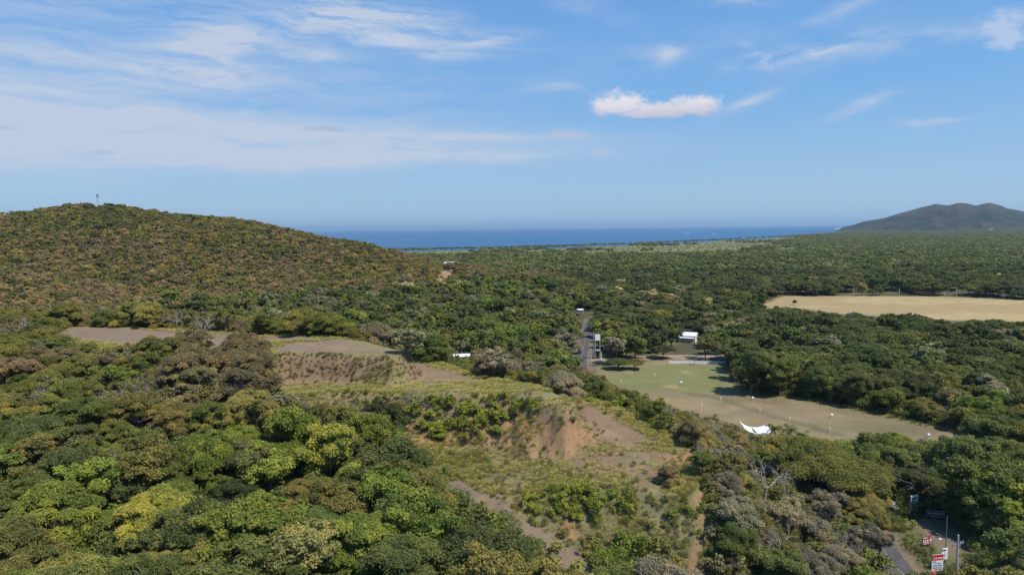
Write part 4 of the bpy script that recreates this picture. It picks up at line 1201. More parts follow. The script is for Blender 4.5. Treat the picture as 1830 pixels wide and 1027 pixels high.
def stuff(name, pts, scl, rot, pid, tint, meshes, label=None, cat=None):
    me = bpy.data.meshes.new(name); me.vertices.add(len(pts)); me.vertices.foreach_set('co', np.asarray(pts, np.float32).ravel())
    for nm, ty, val in (('scl', 'FLOAT', scl), ('rot', 'FLOAT', rot), ('pid', 'INT', pid)):
        a = me.attributes.new(nm, ty, 'POINT'); a.data.foreach_set('value', np.asarray(val, np.float32 if ty == 'FLOAT' else np.int32))
    a = me.attributes.new('tint', 'FLOAT_COLOR', 'POINT'); tt = np.asarray(tint, np.float32)
    a.data.foreach_set('color', np.concatenate([tt, np.ones((len(tt), 1), np.float32)], 1).ravel())
    o = obj(name, me); o['kind'] = 'stuff'
    if label: o['label'] = label
    if cat: o['category'] = cat
    ng = bpy.data.node_groups.new(name, 'GeometryNodeTree')
    ng.interface.new_socket('Geometry', in_out='INPUT', socket_type='NodeSocketGeometry'); ng.interface.new_socket('Geometry', in_out='OUTPUT', socket_type='NodeSocketGeometry')
    N = ng.nodes; L = ng.links; gi = N.new('NodeGroupInput'); go = N.new('NodeGroupOutput'); jn = N.new('GeometryNodeJoinGeometry')

    def named(nm, ty):
        n = N.new('GeometryNodeInputNamedAttribute'); n.data_type = ty; n.inputs[0].default_value = nm; return n.outputs[0]
    A_s, A_r, A_p = named('scl', 'FLOAT'), named('rot', 'FLOAT'), named('pid', 'INT')
    cx = N.new('ShaderNodeCombineXYZ'); L.new(A_r, cx.inputs[2])
    for k, m in enumerate(meshes):
        so = bpy.data.objects.new('mass_source', m)
        oi = N.new('GeometryNodeObjectInfo'); oi.transform_space = 'ORIGINAL'; oi.inputs[0].default_value = so; oi.inputs['As Instance'].default_value = False
        cmp_ = N.new('FunctionNodeCompare'); cmp_.data_type = 'INT'; cmp_.operation = 'EQUAL'; L.new(A_p, cmp_.inputs[2]); cmp_.inputs[3].default_value = k
        ip = N.new('GeometryNodeInstanceOnPoints'); L.new(gi.outputs[0], ip.inputs['Points']); L.new(cmp_.outputs[0], ip.inputs['Selection'])
        L.new(oi.outputs['Geometry'], ip.inputs['Instance']); L.new(cx.outputs[0], ip.inputs['Rotation']); L.new(A_s, ip.inputs['Scale'])
        L.new(ip.outputs[0], jn.inputs[0])
    L.new(jn.outputs[0], go.inputs[0])
    md = o.modifiers.new('planting', 'NODES'); md.node_group = ng
    return o


def emit_mass():
    rest = [i for i in range(len(TREES)) if i not in chosen]
    zones = {'slope_forest': [], 'hill_forest': [], 'valley_forest': [], 'plain_forest': []}
    for i in rest:
        t = TREES[i]
        zones['plain_forest' if t.y > 800 else 'slope_forest' if t.y < 250 else 'hill_forest' if t.z > 13 else 'valley_forest'].append(i)
    lab = {'slope_forest': 'smaller trees filling the gaps between the near trees', 'hill_forest': 'dry olive-brown forest covering the hill on the left',
           'valley_forest': 'mixed green forest filling the valley floor', 'plain_forest': 'dark forest stretching over the coastal plain to the shore'}
    for nm, ii in zones.items():
        ms, key = [], {}
        pid = []
        for i in ii:
            p = proto_of(TREES[i], i)
            if id(p) not in key: key[id(p)] = len(ms); ms.append(joined(p))
            pid.append(key[id(p)])
        tt = [TREES[i] for i in ii]
        stuff(nm, [(t.x, t.y, t.z) for t in tt], [t.s for t in tt], [t.rz for t in tt], pid, [tuple(a * b for a, b in zip(T[t.tint][0], t.var)) for t in tt], ms, lab[nm], 'forest')


emit_mass()


# ------------------------------------------------------------------ shrubs on the banks
def shrub_spots():
    rng = np.random.default_rng(21); out = []
    zones = [([(745, 712), (790, 708), (880, 745), (900, 785), (790, 800), (735, 770)], 52, 1.15, 'lime', 'on the left part of the upper shrubby bank'), ([(860, 710), (985, 712), (965, 750), (890, 765)], 24, .9, 'lime', 'on the right part of the upper shrubby bank'),
             ([(925, 880), (1010, 875), (1135, 890), (1140, 935), (1060, 950), (960, 930)], 44, 1.0, 'lime', 'on the lower shrubby bank'), ([(1140, 890), (1260, 900), (1255, 960), (1150, 960)], 22, .65, 'bright', 'near the head of the footpath'),
             ([(1000, 960), (1090, 965), (1220, 1005), (1210, 1027), (1080, 1027)], 22, .9, 'yellowolive', 'at the bottom below the lower bank'), ([(1040, 690), (1120, 740), (1110, 752), (1040, 725)], 8, .6, 'lime', 'behind the cut bank crest'),
             ([(520, 680), (640, 690), (700, 705), (560, 720)], 12, .5, 'yellowolive', 'on the edge of the middle terrace'), ([(1270, 880), (1420, 905), (1450, 980), (1290, 960)], 24, .8, 'grey', 'in the scrub right of the footpath'),
             ([(1580, 930), (1625, 960), (1660, 1020), (1640, 1027), (1610, 990)], 9, .35, 'bright', 'on the near road verge'), ([(1730, 985), (1830, 960), (1830, 1027), (1730, 1027)], 14, 1.1, 'mid', 'under the utility pole corner'),
             ([(985, 745), (1030, 735), (1028, 765), (990, 780)], 5, .7, 'bronze', 'clinging to the orange cut face')]
    for poly, n, s, tint, where in zones:
        poly = np.array(poly, float); lo, hi = poly.min(0), poly.max(0); k = 0
        pts = []
        while len(pts) < n and k < 4000:
            k += 1; u = rng.uniform(lo, hi)
            if sdist(poly, u[:1], u[1:])[0] > 0: continue
            pts.append(u)
        pts.sort(key=lambda u: u[0])
        for j, u in enumerate(pts):
            p = hit(u[0], u[1], 400)
            if pdist(ROADL, p[:1], p[1:2])[0] < 4.2: continue
            s1 = s * rng.uniform(.6, 1.25); t2 = tint if rng.uniform() < .7 else pick(rng, [('bright', 1), ('yellowolive', 1), ('mid', .5)])
            w = T[t2][1]
            out.append((p, s1, t2, w, where))
    return out


SHR = shrub_spots(); _b = {}
for k, r in enumerate(SHR): _b.setdefault((r[3], r[4]), []).append(k)
_lab = {}
for (w, where), ii in _b.items():
    for j, k in enumerate(ii): _lab[k] = f'{w} leafy shrub {where}' + (f', {ORD[j]} from left' if len(ii) > 1 else '')
for k, (p, s1, t2, w, where) in enumerate(SHR):
    pr = SHRUBS[(k * 7) % 3] if t2 not in ('grey', 'bronze') else SHRUBS[3 + k % 2]
    e = empty('shrub', (p[0], p[1], p[2] - 0.05), RNG.uniform(0, 6.28), _lab[k], 'shrub', 'shrubs on the banks and verges'); e.scale = (s1 * 1.25, s1 * 1.25, s1 * RNG.uniform(.9, 1.3))
    obj('stem', pr.trunk, e); c = obj('crown', pr.crown, e)
    v = RNG.uniform(.8, 1.2); c['tint'] = [T[t2][0][0] * v * 1.5, T[t2][0][1] * v * 1.45, T[t2][0][2] * v * 1.3, 1.0]


# ------------------------------------------------------------------ grass and weeds
def tuft(seed, n, h, spread, w):
    rng = np.random.default_rng(seed); V, F = [], []
    for k in range(n):
        a = rng.uniform(0, 6.283); r = spread * rng.uniform(0, 1) ** .5; b = np.array([r * math.cos(a), r * math.sin(a), -0.05])
        d = np.array([math.cos(a), math.sin(a), 0]) * rng.uniform(.25, 1.0); hh = h * rng.uniform(.55, 1.1)
        s = unit(np.cross(d + 1e-3, [0, 0, 1.0])) * w
        tip = b + d * hh * .8 + np.array([0, 0, hh]); mid = b + d * hh * .3 + np.array([0, 0, hh * .6]); i = len(V)
        V += [b - s, b + s, mid + s * .8, mid - s * .8, tip]; F += [(i, i + 1, i + 2, i + 3), (i + 3, i + 2, i + 4, i + 4)]
    me = bpy.data.meshes.new('tuft'); me.from_pydata([tuple(v) for v in V], [], [tuple(dict.fromkeys(f)) for f in F]); me.materials.append(LEAF)
    a = me.attributes.new('leafvar', 'FLOAT', 'FACE'); a.data.foreach_set('value', rng.uniform(.2, .9, len(me.polygons)).astype(np.float32)); me.update(); return me


def build_grass():
    rng = np.random.default_rng(55); n = 260000
    X = rng.uniform(-130, 60, n); Y = rng.uniform(88, 212, n)
    dA, dB, dC = (sdist(p, X, Y) for p in (TER_A, TER_B, TER_C)); nz = fbm(X, Y, 12, 3); nz2 = fbm(X, Y, 4, 2)
    d = np.minimum(np.minimum(dA, dB), dC)
    inner = np.where(dC < 0, -dC, np.where(dB < 0, -dB, -dA))
    w = np.zeros(n)
    w = np.where(d < 0, np.clip(1.1 - inner / 4.5, 0.0, 1), np.clip(1.0 - d / 14, 0, 1) * .55)
    w = np.where((dC < 0) & (Y < 139 + 6 * nz), np.maximum(w, .36 + .6 * nz), w)
    w = np.where((dB < 0) & (Y < 158) & (X < 2), np.maximum(w, .40), w)
    w = np.where((dB > 0) & (d > 0) & (dB < 9) & (X > -42), w * .45, w)
    w *= np.clip(.55 + 1.0 * nz2 + .6 * nz, 0, 1.3); w *= pdist(GULLY_PATH, X, Y) > 2.2; w *= pdist(FOOT_PATH, X, Y) > 1.0
    k = rng.uniform(size=n) < w * .95; X, Y, nz = X[k], Y[k], nz[k]
    Z = ground_z(X, Y)
    straw, grn = np.array((.46, .41, .15)), np.array((.30, .30, .095))
    f = np.clip(.22 + nz * .9 + rng.normal(size=len(X)) * .2, 0, 1)[:, None]; tint = (straw * (1 - f) + grn * f) * rng.uniform(.75, 1.2, (len(X), 1))
    stuff('grass', np.stack([X, Y, Z], 1), rng.uniform(.6, 1.35, len(X)), rng.uniform(0, 6.28, len(X)), rng.integers(0, 3, len(X)), tint, [tuft(600 + i, 22, .5, .42, .03) for i in range(3)], 'straw-yellow and green grass tufts on terraces and banks', 'grass')
    print('GRASS', len(X))
    # range rim, verge and gully weeds
    P, Tn = [], []
    pr = np.array([p[:2] for p in RANGE])
    X = rng.uniform(20, 190, 30000); Y = rng.uniform(85, 300, 30000); dr = sdist(RANGE, X, Y); rd = pdist(ROADL, X, Y)
    k = ((dr > -1.0) & (dr < 8) & (X > 60) & (Y > 150) | (rd > 4.0) & (rd < 9) & (Y < 175)) & (sdist(PAD, X, Y) > 0.5) & (rng.uniform(size=30000) < .55)
    X, Y, rd = X[k], Y[k], rd[k]; Z = ground_z(X, Y)
    tint = np.where((rd < 9)[:, None], np.array((.14, .155, .045)), np.array((.235, .215, .085))) * rng.uniform(.7, 1.2, (len(X), 1))
    stuff('verge_grass', np.stack([X, Y, Z], 1), rng.uniform(.8, 1.7, len(X)), rng.uniform(0, 6.28, len(X)), rng.integers(0, 2, len(X)), tint, [tuft(620 + i, 16, .7, .4, .04) for i in range(2)], 'rough grass along the road verge and driving range rim', 'grass')
    # low weeds and twiggy scrub on the slope between gully and footpath
    X = rng.uniform(-30, 75, 26000); Y = rng.uniform(78, 150, 26000); d = np.minimum(sdist(TER_C, X, Y), sdist(TER_B, X, Y)); U, V_, _ = project(np.stack([X, Y, ground_z(X, Y)], 1))
    nz = fbm(X, Y, 7, 3)
    k = ((d > 0.5) | (sdist(TER_C, X, Y) < 0) & (Y < 134 + 6 * nz) & (rng.uniform(size=26000) < .3)) & (pdist(GULLY_PATH, X, Y) > 2.0) & (pdist(FOOT_PATH, X, Y) > .9) & (pdist(ROADL, X, Y) > 6) & (U > 800) & (rng.uniform(size=26000) < .22 + .35 * nz)
    X, Y, nz = X[k], Y[k], nz[k]; Z = ground_z(X, Y)
    cs = np.array([(.23, .21, .085), (.19, .20, .065), (.23, .19, .12), (.17, .20, .06)]); tint = cs[rng.integers(0, 4, len(X))] * rng.uniform(.75, 1.2, (len(X), 1))
    stuff('weeds', np.stack([X, Y, Z], 1), rng.uniform(.22, .62, len(X)), rng.uniform(0, 6.28, len(X)), rng.integers(0, 2, len(X)), tint * 1.2, [SHRUBS[3].crown, SHRUBS[4].crown], 'low dry weeds on the slope around the footpath', 'weeds')
    print('WEEDS', len(X))


build_grass()


def build_undergrowth():
    rng = np.random.default_rng(91)
    X, Y = scatter(66, 255, 2.9, 0.88, seed=31)
    keep, Z = thin((X, Y, np.full(len(X), 1.3), np.full(len(X), 1.8)))
    U, V_, _ = project(np.stack([X, Y, Z], 1)); keep &= (np.minimum(np.minimum(sdist(TER_A, X, Y), sdist(TER_B, X, Y)), sdist(TER_C, X, Y)) > 2.0) & (U > -60) & (U < 1890)
    X, Y, Z, U, V_ = X[keep], Y[keep], Z[keep], U[keep], V_[keep]
    olive = (U < 640) & (V_ < 820) | (U > 1180) & (U < 1500) & (V_ > 740)
    names = [pick(rng, [('olive', .4), ('yellowolive', .3), ('grey', .2), ('brownolive', .3)]) if o else pick(rng, [('mid', .4), ('bright', .25), ('deep', .2), ('yellowolive', .2), ('lime', .1)]) for o in olive]
    tint = np.array([T[n][0] for n in names]) * rng.uniform(1.1, 1.7, (len(X), 1))
    stuff('undergrowth', np.stack([X, Y, Z - .1], 1), rng.uniform(1.1, 2.6, len(X)), rng.uniform(0, 6.28, len(X)), rng.integers(0, 5, len(X)), tint, [p.crown for p in SHRUBS], 'dense bushy undergrowth below the slope trees', 'undergrowth')
    X, Y = scatter(250, 760, 4.9, 0.8, seed=33)
    keep, Z = thin((X, Y, np.full(len(X), 2.0), np.full(len(X), 3.0))); keep &= (Z > 9) & (X < 60); X, Y, Z = X[keep], Y[keep], Z[keep]
    names = [pick(rng, [('olive', .4), ('brownolive', .45), ('bronze', .15), ('mid', .15)]) for _ in X]; tint = np.array([T[n][0] for n in names]) * rng.uniform(1.05, 1.6, (len(X), 1))
    stuff('hill_undergrowth', np.stack([X, Y, Z - .3], 1), rng.uniform(.5, .78, len(X)), rng.uniform(0, 6.28, len(X)), rng.integers(0, 4, len(X)), tint, [p.crown for p in K['broad'][2] + K['feather'][2]], 'brownish bushy undergrowth of the hill', 'undergrowth')
    # dry scrub over the cut banks
    n = 26000; X = rng.uniform(-75, 32, n); Y = rng.uniform(128, 180, n); dA, dB = sdist(TER_A, X, Y), sdist(TER_B, X, Y); Z = ground_z(X, Y); nz = fbm(X, Y, 6, 3)
    k = ((dB > .6) & (dB < 10) & (Z > ZC + .3) | (dA > .6) & (dA < 6) & (Z > ZB + .3)) & (rng.uniform(size=n) < np.where(dA < 6, .8, .34) + .5 * nz) & ~((X > 3) & (rng.uniform(size=n) < .75))
    X, Y, Z = X[k], Y[k], Z[k]
    cs = np.array([(.25, .20, .11), (.24, .22, .07), (.22, .17, .10), (.27, .27, .07), (.28, .245, .12)]); tint = cs[rng.integers(0, 5, len(X))] * rng.uniform(.7, 1.2, (len(X), 1))
    stuff('bank_scrub', np.stack([X, Y, Z - .05], 1), rng.uniform(.12, .42, len(X)), rng.uniform(0, 6.28, len(X)), rng.integers(0, 2, len(X)), tint * 1.2, [SHRUBS[3].crown, SHRUBS[4].crown], 'dry brown and olive scrub on the cut banks', 'scrub')
    print('UNDER', len(X))


build_undergrowth()


def build_stones():
    rng = np.random.default_rng(17); ms = []
    for i in range(3):
        bm = bmesh.new(); bmesh.ops.create_icosphere(bm, subdivisions=1, radius=.5)
        for v in bm.verts: v.co *= rng.uniform(.65, 1.2); v.co.z *= .65
        me = bpy.data.meshes.new('stone'); bm.to_mesh(me); bm.free(); me.materials.append(STONE); ms.append(me)
    n = 9000; X = rng.uniform(-70, 45, n); Y = rng.uniform(95, 185, n); dA, dB, dC = (sdist(p, X, Y) for p in (TER_A, TER_B, TER_C)); Z = ground_z(X, Y)
    foot = ((dB > 4) & (dB < 9) & (X > -12) & (dC < 2)) * .5 + ((dA > 3) & (dA < 6) & (dB < 1)) * .15 + ((dC < 0) | (dB < 0)) * .03 + (pdist(GULLY_PATH, X, Y) < 3.5) * .12
    k = rng.uniform(size=n) < foot; X, Y, Z = X[k], Y[k], Z[k]
    stuff('stones', np.stack([X, Y, Z], 1), rng.uniform(.15, .8, len(X)) ** 1.5, rng.uniform(0, 6.28, len(X)), rng.integers(0, 3, len(X)), np.ones((len(X), 3)), ms, 'loose stones and clods below the cut banks', 'stones')


STONE = worn('stone_earth', (.27, .185, .12), .95, .35, 1.5)
build_stones()

# ------------------------------------------------------------------ palms
FROND = leaf_material('palm_frond', 0.2, 0.4, 0.2)


def frond_mesh(seed, L=2.6):
    rng = np.random.default_rng(seed); V, F = [], []; n = 12
    spine = [np.array([0.0, 0, 0])]
    for i in range(n):
        u = (i + 1) / n; ang = 0.75 - 1.75 * u
        spine.append(spine[-1] + np.array([math.cos(ang), 0, math.sin(ang)]) * L / n)
    for i in range(1, n + 1):
        p = spine[i]; l = 0.75 * math.sin(math.pi * min(1, .12 + .85 * i / n)) + .1
        for s in (-1, 1):
            for k in range(2):
                tip = p + np.array([.25 * l, s * l * .85, -.45 * l]) + rng.normal(size=3) * .05; w = np.array([.07, 0, .0]); j = len(V); q = p + np.array([-.1 * k, 0, 0])
                V += [q - w, q + w, tip]; F.append((j, j + 1, j + 2))
    for i in range(n):
        w = np.array([0, .03, 0]); j = len(V); V += [spine[i] - w, spine[i] + w, spine[i + 1] + w, spine[i + 1] - w]; F += [(j, j + 1, j + 2), (j, j + 2, j + 3)]
    me = mesh_from('frond', np.array(V), np.array(F), FROND)
    a = me.attributes.new('leafvar', 'FLOAT', 'FACE'); a.data.foreach_set('value', rng.uniform(.2, .8, len(F)).astype(np.float32)); return me


FRONDS = [frond_mesh(700 + i, 2.4 + .3 * i) for i in range(3)]
PALM_TRUNK = worn('palm_bark', (0.26, 0.22, 0.17), .9, .3, 3.0)


def palm(px, py, H, s, label, z=0.0):
    p = at(px, py, z); p[2] = gz(p[0], p[1]); rng = np.random.default_rng(int(px))
    e = empty('palm_tree', p, rng.uniform(0, 6.28), label, 'palm', 'palms around the driving range')
    lean = rng.normal(size=2) * .35
    MB().path([(0, 0, -.4), (lean[0] * .4, lean[1] * .4, H * .5), (lean[0], lean[1], H)], [.22 * s, .16 * s, .12 * s], 7).build('trunk', PALM_TRUNK, e)
    for k in range(15):
        f = obj('frond', FRONDS[k % 3], e, (lean[0], lean[1], H)); tilt = rng.uniform(-.55, .5) if k < 11 else rng.uniform(.5, .9)
        f.rotation_euler = (rng.normal() * .15, tilt, 6.2832 * (k * .382) + rng.normal() * .1); f.scale = (s, s, s)
        c = (.10, .125, .03) if k < 11 else (.24, .18, .09)
        f['tint'] = [c[0], c[1], c[2], 1.0]


palm(1078, 712, 3.6, .85, 'left one of two small palms on the near rim of the driving range', 1)
palm(1104, 712, 3.8, 1.0, 'right one of two small palms on the near rim of the driving range', 1)
palm(1387, 795, 4.6, 1.2, 'palm with drooping dry fronds beside the white canopy')
palm(1408, 792, 4.2, 1.05, 'palm just right of the drooping palm by the white canopy')
palm(1437, 803, 4.0, .95, 'palm at the bush right of the white canopy')
palm(1746, 775, 4.2, 1.35, 'feathery palm at the far right end of the driving range')
palm(1150, 596, 5.5, 1.0, 'palm left of the white house', 0)

# ------------------------------------------------------------------ buildings
WHITE = worn('white_wall', (0.78, 0.77, 0.74), .8, .12, .5); ROOF_W = worn('white_roof', (0.80, 0.80, 0.80), .6, .1, .4); ROOF_G = worn('grey_roof', (0.42, 0.40, 0.42), .7, .2, .4)
ROOF_T = worn('tan_roof', (0.50, 0.40, 0.32), .85, .3, .6); GLASS = principled('window_glass', (0.02, 0.025, 0.03), .12, .6); WOOD = worn('door_wood', (.12, .07, .04), .7, .3, 2.0)


def house(px, py, w, d, h, rise, rz, roof_mat, label, name='house', windows=3, z=None, over=.5, wall=WHITE, D=None):
    p = hit(px, py) if z is None else at(px, py, z)
    if D is not None: d_ = ray(px, py); p = np.array([d_[0] / d_[1] * D, D, 0.0])
    p[2] = gz(p[0], p[1])
    e = empty(name, p, rz, label, 'house')
    MB().box((0, 0, h / 2 - .4), (w, d, h + .8)).build('wall', wall, e)
    a, b = w / 2 + over, d / 2 + over
    r = MB()
    r.prism([(-a, -b, h - .12), (-a, 0, h + rise), (-a, b, h - .12), (-a, b, h + .1), (-a, 0, h + rise + .22), (-a, -b, h + .1)], (2 * a, 0, 0)); r.build('roof', roof_mat, e)
    g = MB()
    for s in (-1, 1): g.prism([(s * w / 2 - .06, -d / 2, h - .02), (s * w / 2 - .06, 0, h + rise - .05), (s * w / 2 - .06, d / 2, h - .02)], (.12, 0, 0))
    g.build('gable', wall, e)
    for k in range(windows):
        x = -w / 2 + w * (k + .7) / (windows + .6)
        f = MB().box((x, -d / 2 - .03, h * .55), (1.3, .1, 1.2)).build('window', WHITE, e); MB().box((x, -d / 2 - .075, h * .55), (1.1, .04, 1.0)).build('pane', GLASS, f)
    dr = MB().box((w / 2 - .9, -d / 2 - .04, 1.05), (.95, .1, 2.1)).build('door', WOOD, e); MB().box((w / 2 - 1.2, -d / 2 - .11, 1.05), (.05, .06, .14)).build('handle', GLASS, dr)
    return e


hw = house(1231, 608, 8.0, 6.5, 3.5, 1.3, R(-28), ROOF_W, 'white house with a pale gabled roof among trees right of the road', z=0)
MB().box((0, -4.7, 2.6), (7.6, 2.9, .16)).build('porch_roof', ROOF_W, hw)
for x in (-3.6, 0, 3.6): MB().tube((x, -5.95, -.3), (x, -5.95, 2.55), .09, n=8).build('porch_post', WHITE, hw)
house(1107, 597, 7.0, 5.5, 2.8, 1.2, R(10), ROOF_T, 'low house with a tan roof behind the roadside billboard', z=0)
hs = house(825, 644, 6.2, 4.6, 2.7, .5, R(8), ROOF_W, 'small white house peeping over the middle terrace rim', z=6, windows=2)
house(803, 471, 9.0, 7.0, 4.0, 1.8, R(-12), ROOF_G, 'grey-roofed white house on the ridge above the red scrape', windows=3, D=HOUSE_D)
house(1036, 560, 3.6, 3.0, 2.2, .5, R(5), ROOF_W, 'tiny white house beside the distant road end', z=0, windows=2)
for px, py, w, lab in ((1808, 409.5, 34, 'far white building at the foot of the headland, right one'), (1771, 412, 26, 'far white building at the foot of the headland, left one')):
    p = at(px, py, 2.0); p[2] = gz(p[0], p[1]) + 9
    e = empty('villa', p, R(-15), lab, 'building')
    MB().box((0, 0, 0), (w, 14, 26)).build('wall', WHITE, e); MB().box((0, 0, 13.5), (w + 3, 17, 1.0)).build('roof', ROOF_W, e)
    for k in range(4): MB().box((-w / 2 + (k + .5) * w / 4, -7.1, 8), (w / 7, .4, 5)).build('window', GLASS, e)

# low boundary wall along the side road, built of panels between piers
e = empty('boundary_wall', at(1244, 648), 0, 'low white boundary wall behind the green of the driving range', 'wall')
a, b = at(1196, 649), at(1296, 650); dv = b - a; Lw = np.linalg.norm(dv[:2]); ang = math.atan2(dv[1], dv[0]); e.location = (*a[:2], gz(*a[:2])); e.rotation_euler.z = ang
nW = 8
for k in range(nW):
    MB().box(((k + .5) * Lw / nW, 0, .5), (Lw / nW - .3, .16, 1.3)).build('panel', WHITE, e)
for k in range(nW + 1): MB().box((k * Lw / nW, 0, .58), (.28, .28, 1.55)).build('pier', WHITE, e)

# ------------------------------------------------------------------ white shade canopy by the tees
FAB = worn('white_fabric', (.82, .82, .82), .75, .06, .4)


def canopy():
    c = at(1350, 786); c[2] = 0
    e = empty('shade_canopy', c, 0, 'white fabric shade canopy at the near rim of the driving range', 'canopy')
    # two sagging panels meeting in a valley
    def sheet(x0, x1, y0, y1, h):
        V, F = [], []; n = 12
        for i in range(n + 1):
            for j in range(n + 1):
                u, v = i / n, j / n
                hz = (h[0] * (1 - u) + h[1] * u) * (1 - v) + (h[2] * (1 - u) + h[3] * u) * v - .55 * (math.sin(math.pi * u) * .6 + math.sin(math.pi * v) * .5)
                sx = .35 * math.sin(math.pi * v) * (1 if u < .5 else -1) * abs(2 * u - 1); sy = .35 * math.sin(math.pi * u) * (1 if v < .5 else -1) * abs(2 * v - 1)
                V.append((x0 + (x1 - x0) * u + sx, y0 + (y1 - y0) * v + sy, hz))
        for i in range(n):
            for j in range(n): k = i * (n + 1) + j; F.append((k, k + n + 1, k + n + 2, k + 1))
        return V, F
    for x0, x1, h in ((-3.9, -.3, (4.1, 2.5, 4.9, 3.0)), (-.3, 4.1, (2.5, 3.1, 3.0, 4.0))):
        V, F = sheet(x0, x1, -2.6, 2.6, h); me = mesh_from('fabric', V, F, FAB, True); o = obj('fabric', me, e)
        sm = o.modifiers.new('thick', 'SOLIDIFY'); sm.thickness = .03
    steel = worn('canopy_steel', (.5, .5, .5), .5, .2, 2.0)
    for x, y, h in ((-3.9, -2.6, 4.15), (-.3, -2.6, 2.55), (4.1, -2.6, 3.15), (-3.9, 2.6, 4.95), (-.3, 2.6, 3.05), (4.1, 2.6, 4.05)): MB().tube((x, y, -.3), (x, y, h), .06, n=8).build('post', steel, e)


canopy()

# ------------------------------------------------------------------ range markers
MW = worn('marker_white', (.8, .8, .78), .6, .08, 2.0)
for k, (px, py, kind) in enumerate([(1345, 716, 1), (1486, 748, 1), (1659, 783, 1), (1217, 688, 1), (1288, 719, 0), (1358, 739, 0), (1411, 756, 0), (1483, 774, 0), (1110, 684, 0), (1254, 732, 0), (1170, 674, 0)]):
    p = at(px, py); p[2] = gz(p[0], p[1])
    pl = {1345: 'nearest the range corner', 1486: 'in the middle of the brown range', 1659: 'at the right end of the range', 1217: 'on the green grass'}.get(px) or {1288: 'leftmost along the dark furrow', 1358: 'second along the dark furrow', 1411: 'third along the dark furrow', 1483: 'at the right end of the dark furrow', 1110: 'on the left of the green', 1254: 'alone on the near brown turf', 1170: 'in the middle of the green'}[px]
    if kind:
        e = empty('target_marker', p, 0, f'round white target marker {pl}', 'marker', 'range target markers')
        MB().tube((0, 0, -.2), (0, 0, .7), .06, n=8).build('post', MW, e)
        bm = bmesh.new(); bmesh.ops.create_icosphere(bm, subdivisions=2, radius=.46); bmesh.ops.translate(bm, verts=bm.verts, vec=(0, 0, .95)); me = bpy.data.meshes.new('ball'); bm.to_mesh(me); bm.free(); me.materials.append(MW); obj('ball', me, e)
    else:
        e = empty('distance_post', p, 0, f'thin white distance post {pl}', 'post', 'range distance posts')
        MB().tube((0, 0, -.2), (0, 0, 1.5), .1, .085, 8).build('shaft', MW, e); MB().box((0, -.1, 1.35), (.34, .05, .5)).build('plate', MW, e)

# ------------------------------------------------------------------ poles, mast, cables
CONC = worn('pole_concrete', (.52, .49, .44), .85, .2, 1.5); STEEL = worn('galvanised_steel', (.38, .39, .40), .5, .25, 2.0, .5, .6); CER = principled('porcelain', (.75, .74, .72), .3, .5); CAB = principled('cable_black', (.02, .02, .02), .6)


def pole(px, D, ztop, r, label, arm=True, mat=CONC, py=600):
    d = ray(px, py); x = d[0] / d[1] * D; zb = gz(x, D)
    e = empty('utility_pole', (x, D, zb), R(20), label, 'pole', 'utility poles')
    h = ztop - zb
    MB().tube((0, 0, -.5), (0, 0, h), r * 1.35, r * .8, 10).build('shaft', mat, e)
    if arm:
        a = MB().box((0, 0, h - 1.6), (2.5, .14, .16)).build('crossarm', STEEL, e)
        for xx in (-1.15, -.55, .6, 1.15): MB().tube((xx, 0, h - 1.52), (xx, 0, h - 1.42), .05, n=8).tube((xx, 0, h - 1.42), (xx, 0, h - 1.2), .09, .06, 8).build('insulator', CER, a)
    return e, np.array([x, D, zb + h])


def ztop(px, py, D): d = ray(px, py); return CAM_Z + d[2] / d[1] * D


pe, ptop = pole(1711, 108, ztop(1711, 955, 108), .16, 'near concrete utility pole with crossarm at the bottom right', py=990)
p2, p2top = pole(1553, 152, ztop(1553, 836, 152), .13, 'concrete pole rising through the olive umbrella tree', py=870)
for px, y0, y1, lab in ((1043, 527, 556, 'tall white pole beside the distant road end'), (1074, 522, 540, 'thin pole over the trees right of the distant road'), (1061, 594, 640, 'white pole left of the roadside billboard'), (1056, 622, 648, 'short pole at the near end of the far road'),
                        (1523, 513, 531, 'first pole from left behind the tan field'), (1604, 515, 531, 'second pole from left behind the tan field'), (1685, 519, 531, 'thinnest pole behind the tan field'), (1706, 514, 533, 'rightmost pole behind the tan field'), (1035, 560, 582, 'short pole left of the far road'), (1141, 566, 592, 'pale pole among trees left of the white house')):
    p = at(px, y1); pole(px, p[1], ztop(px, y0, p[1]), .17 if px not in (1685,) else .1, lab, arm=False)
# street light on a thin steel pole
D = 117.0; d = ray(1691, 960); x = d[0] / d[1] * D
e = empty('street_lamp', (x, D, gz(x, D)), R(200), 'thin grey steel lamp pole behind the red and white sign', 'street lamp')
h = ztop(1691, 922, D) - gz(x, D)
MB().tube((0, 0, -.4), (0, 0, h), .085, .06, 8).build('pole', STEEL, e)
arm = MB().path([(0, 0, h - 4.2), (.7, 0, h - 3.95), (1.3, 0, h - 3.9)], [.04, .035, .03], 6).build('arm', STEEL, e); MB().box((1.45, 0, h - 3.93), (.55, .2, .12)).build('lamp_head', MW, arm)


def cable(a, b, sag, label, r=.018):
    n = 14; pts = [np.array(a) * (1 - k / n) + np.array(b) * (k / n) - np.array([0, 0, 4 * sag * (k / n) * (1 - k / n)]) for k in range(n + 1)]
    o = MB().path([tuple(p) for p in pts], [r] * (n + 1), 5).build('power_cable', CAB); tag(o, label, 'cable', 'power cables at the near poles')


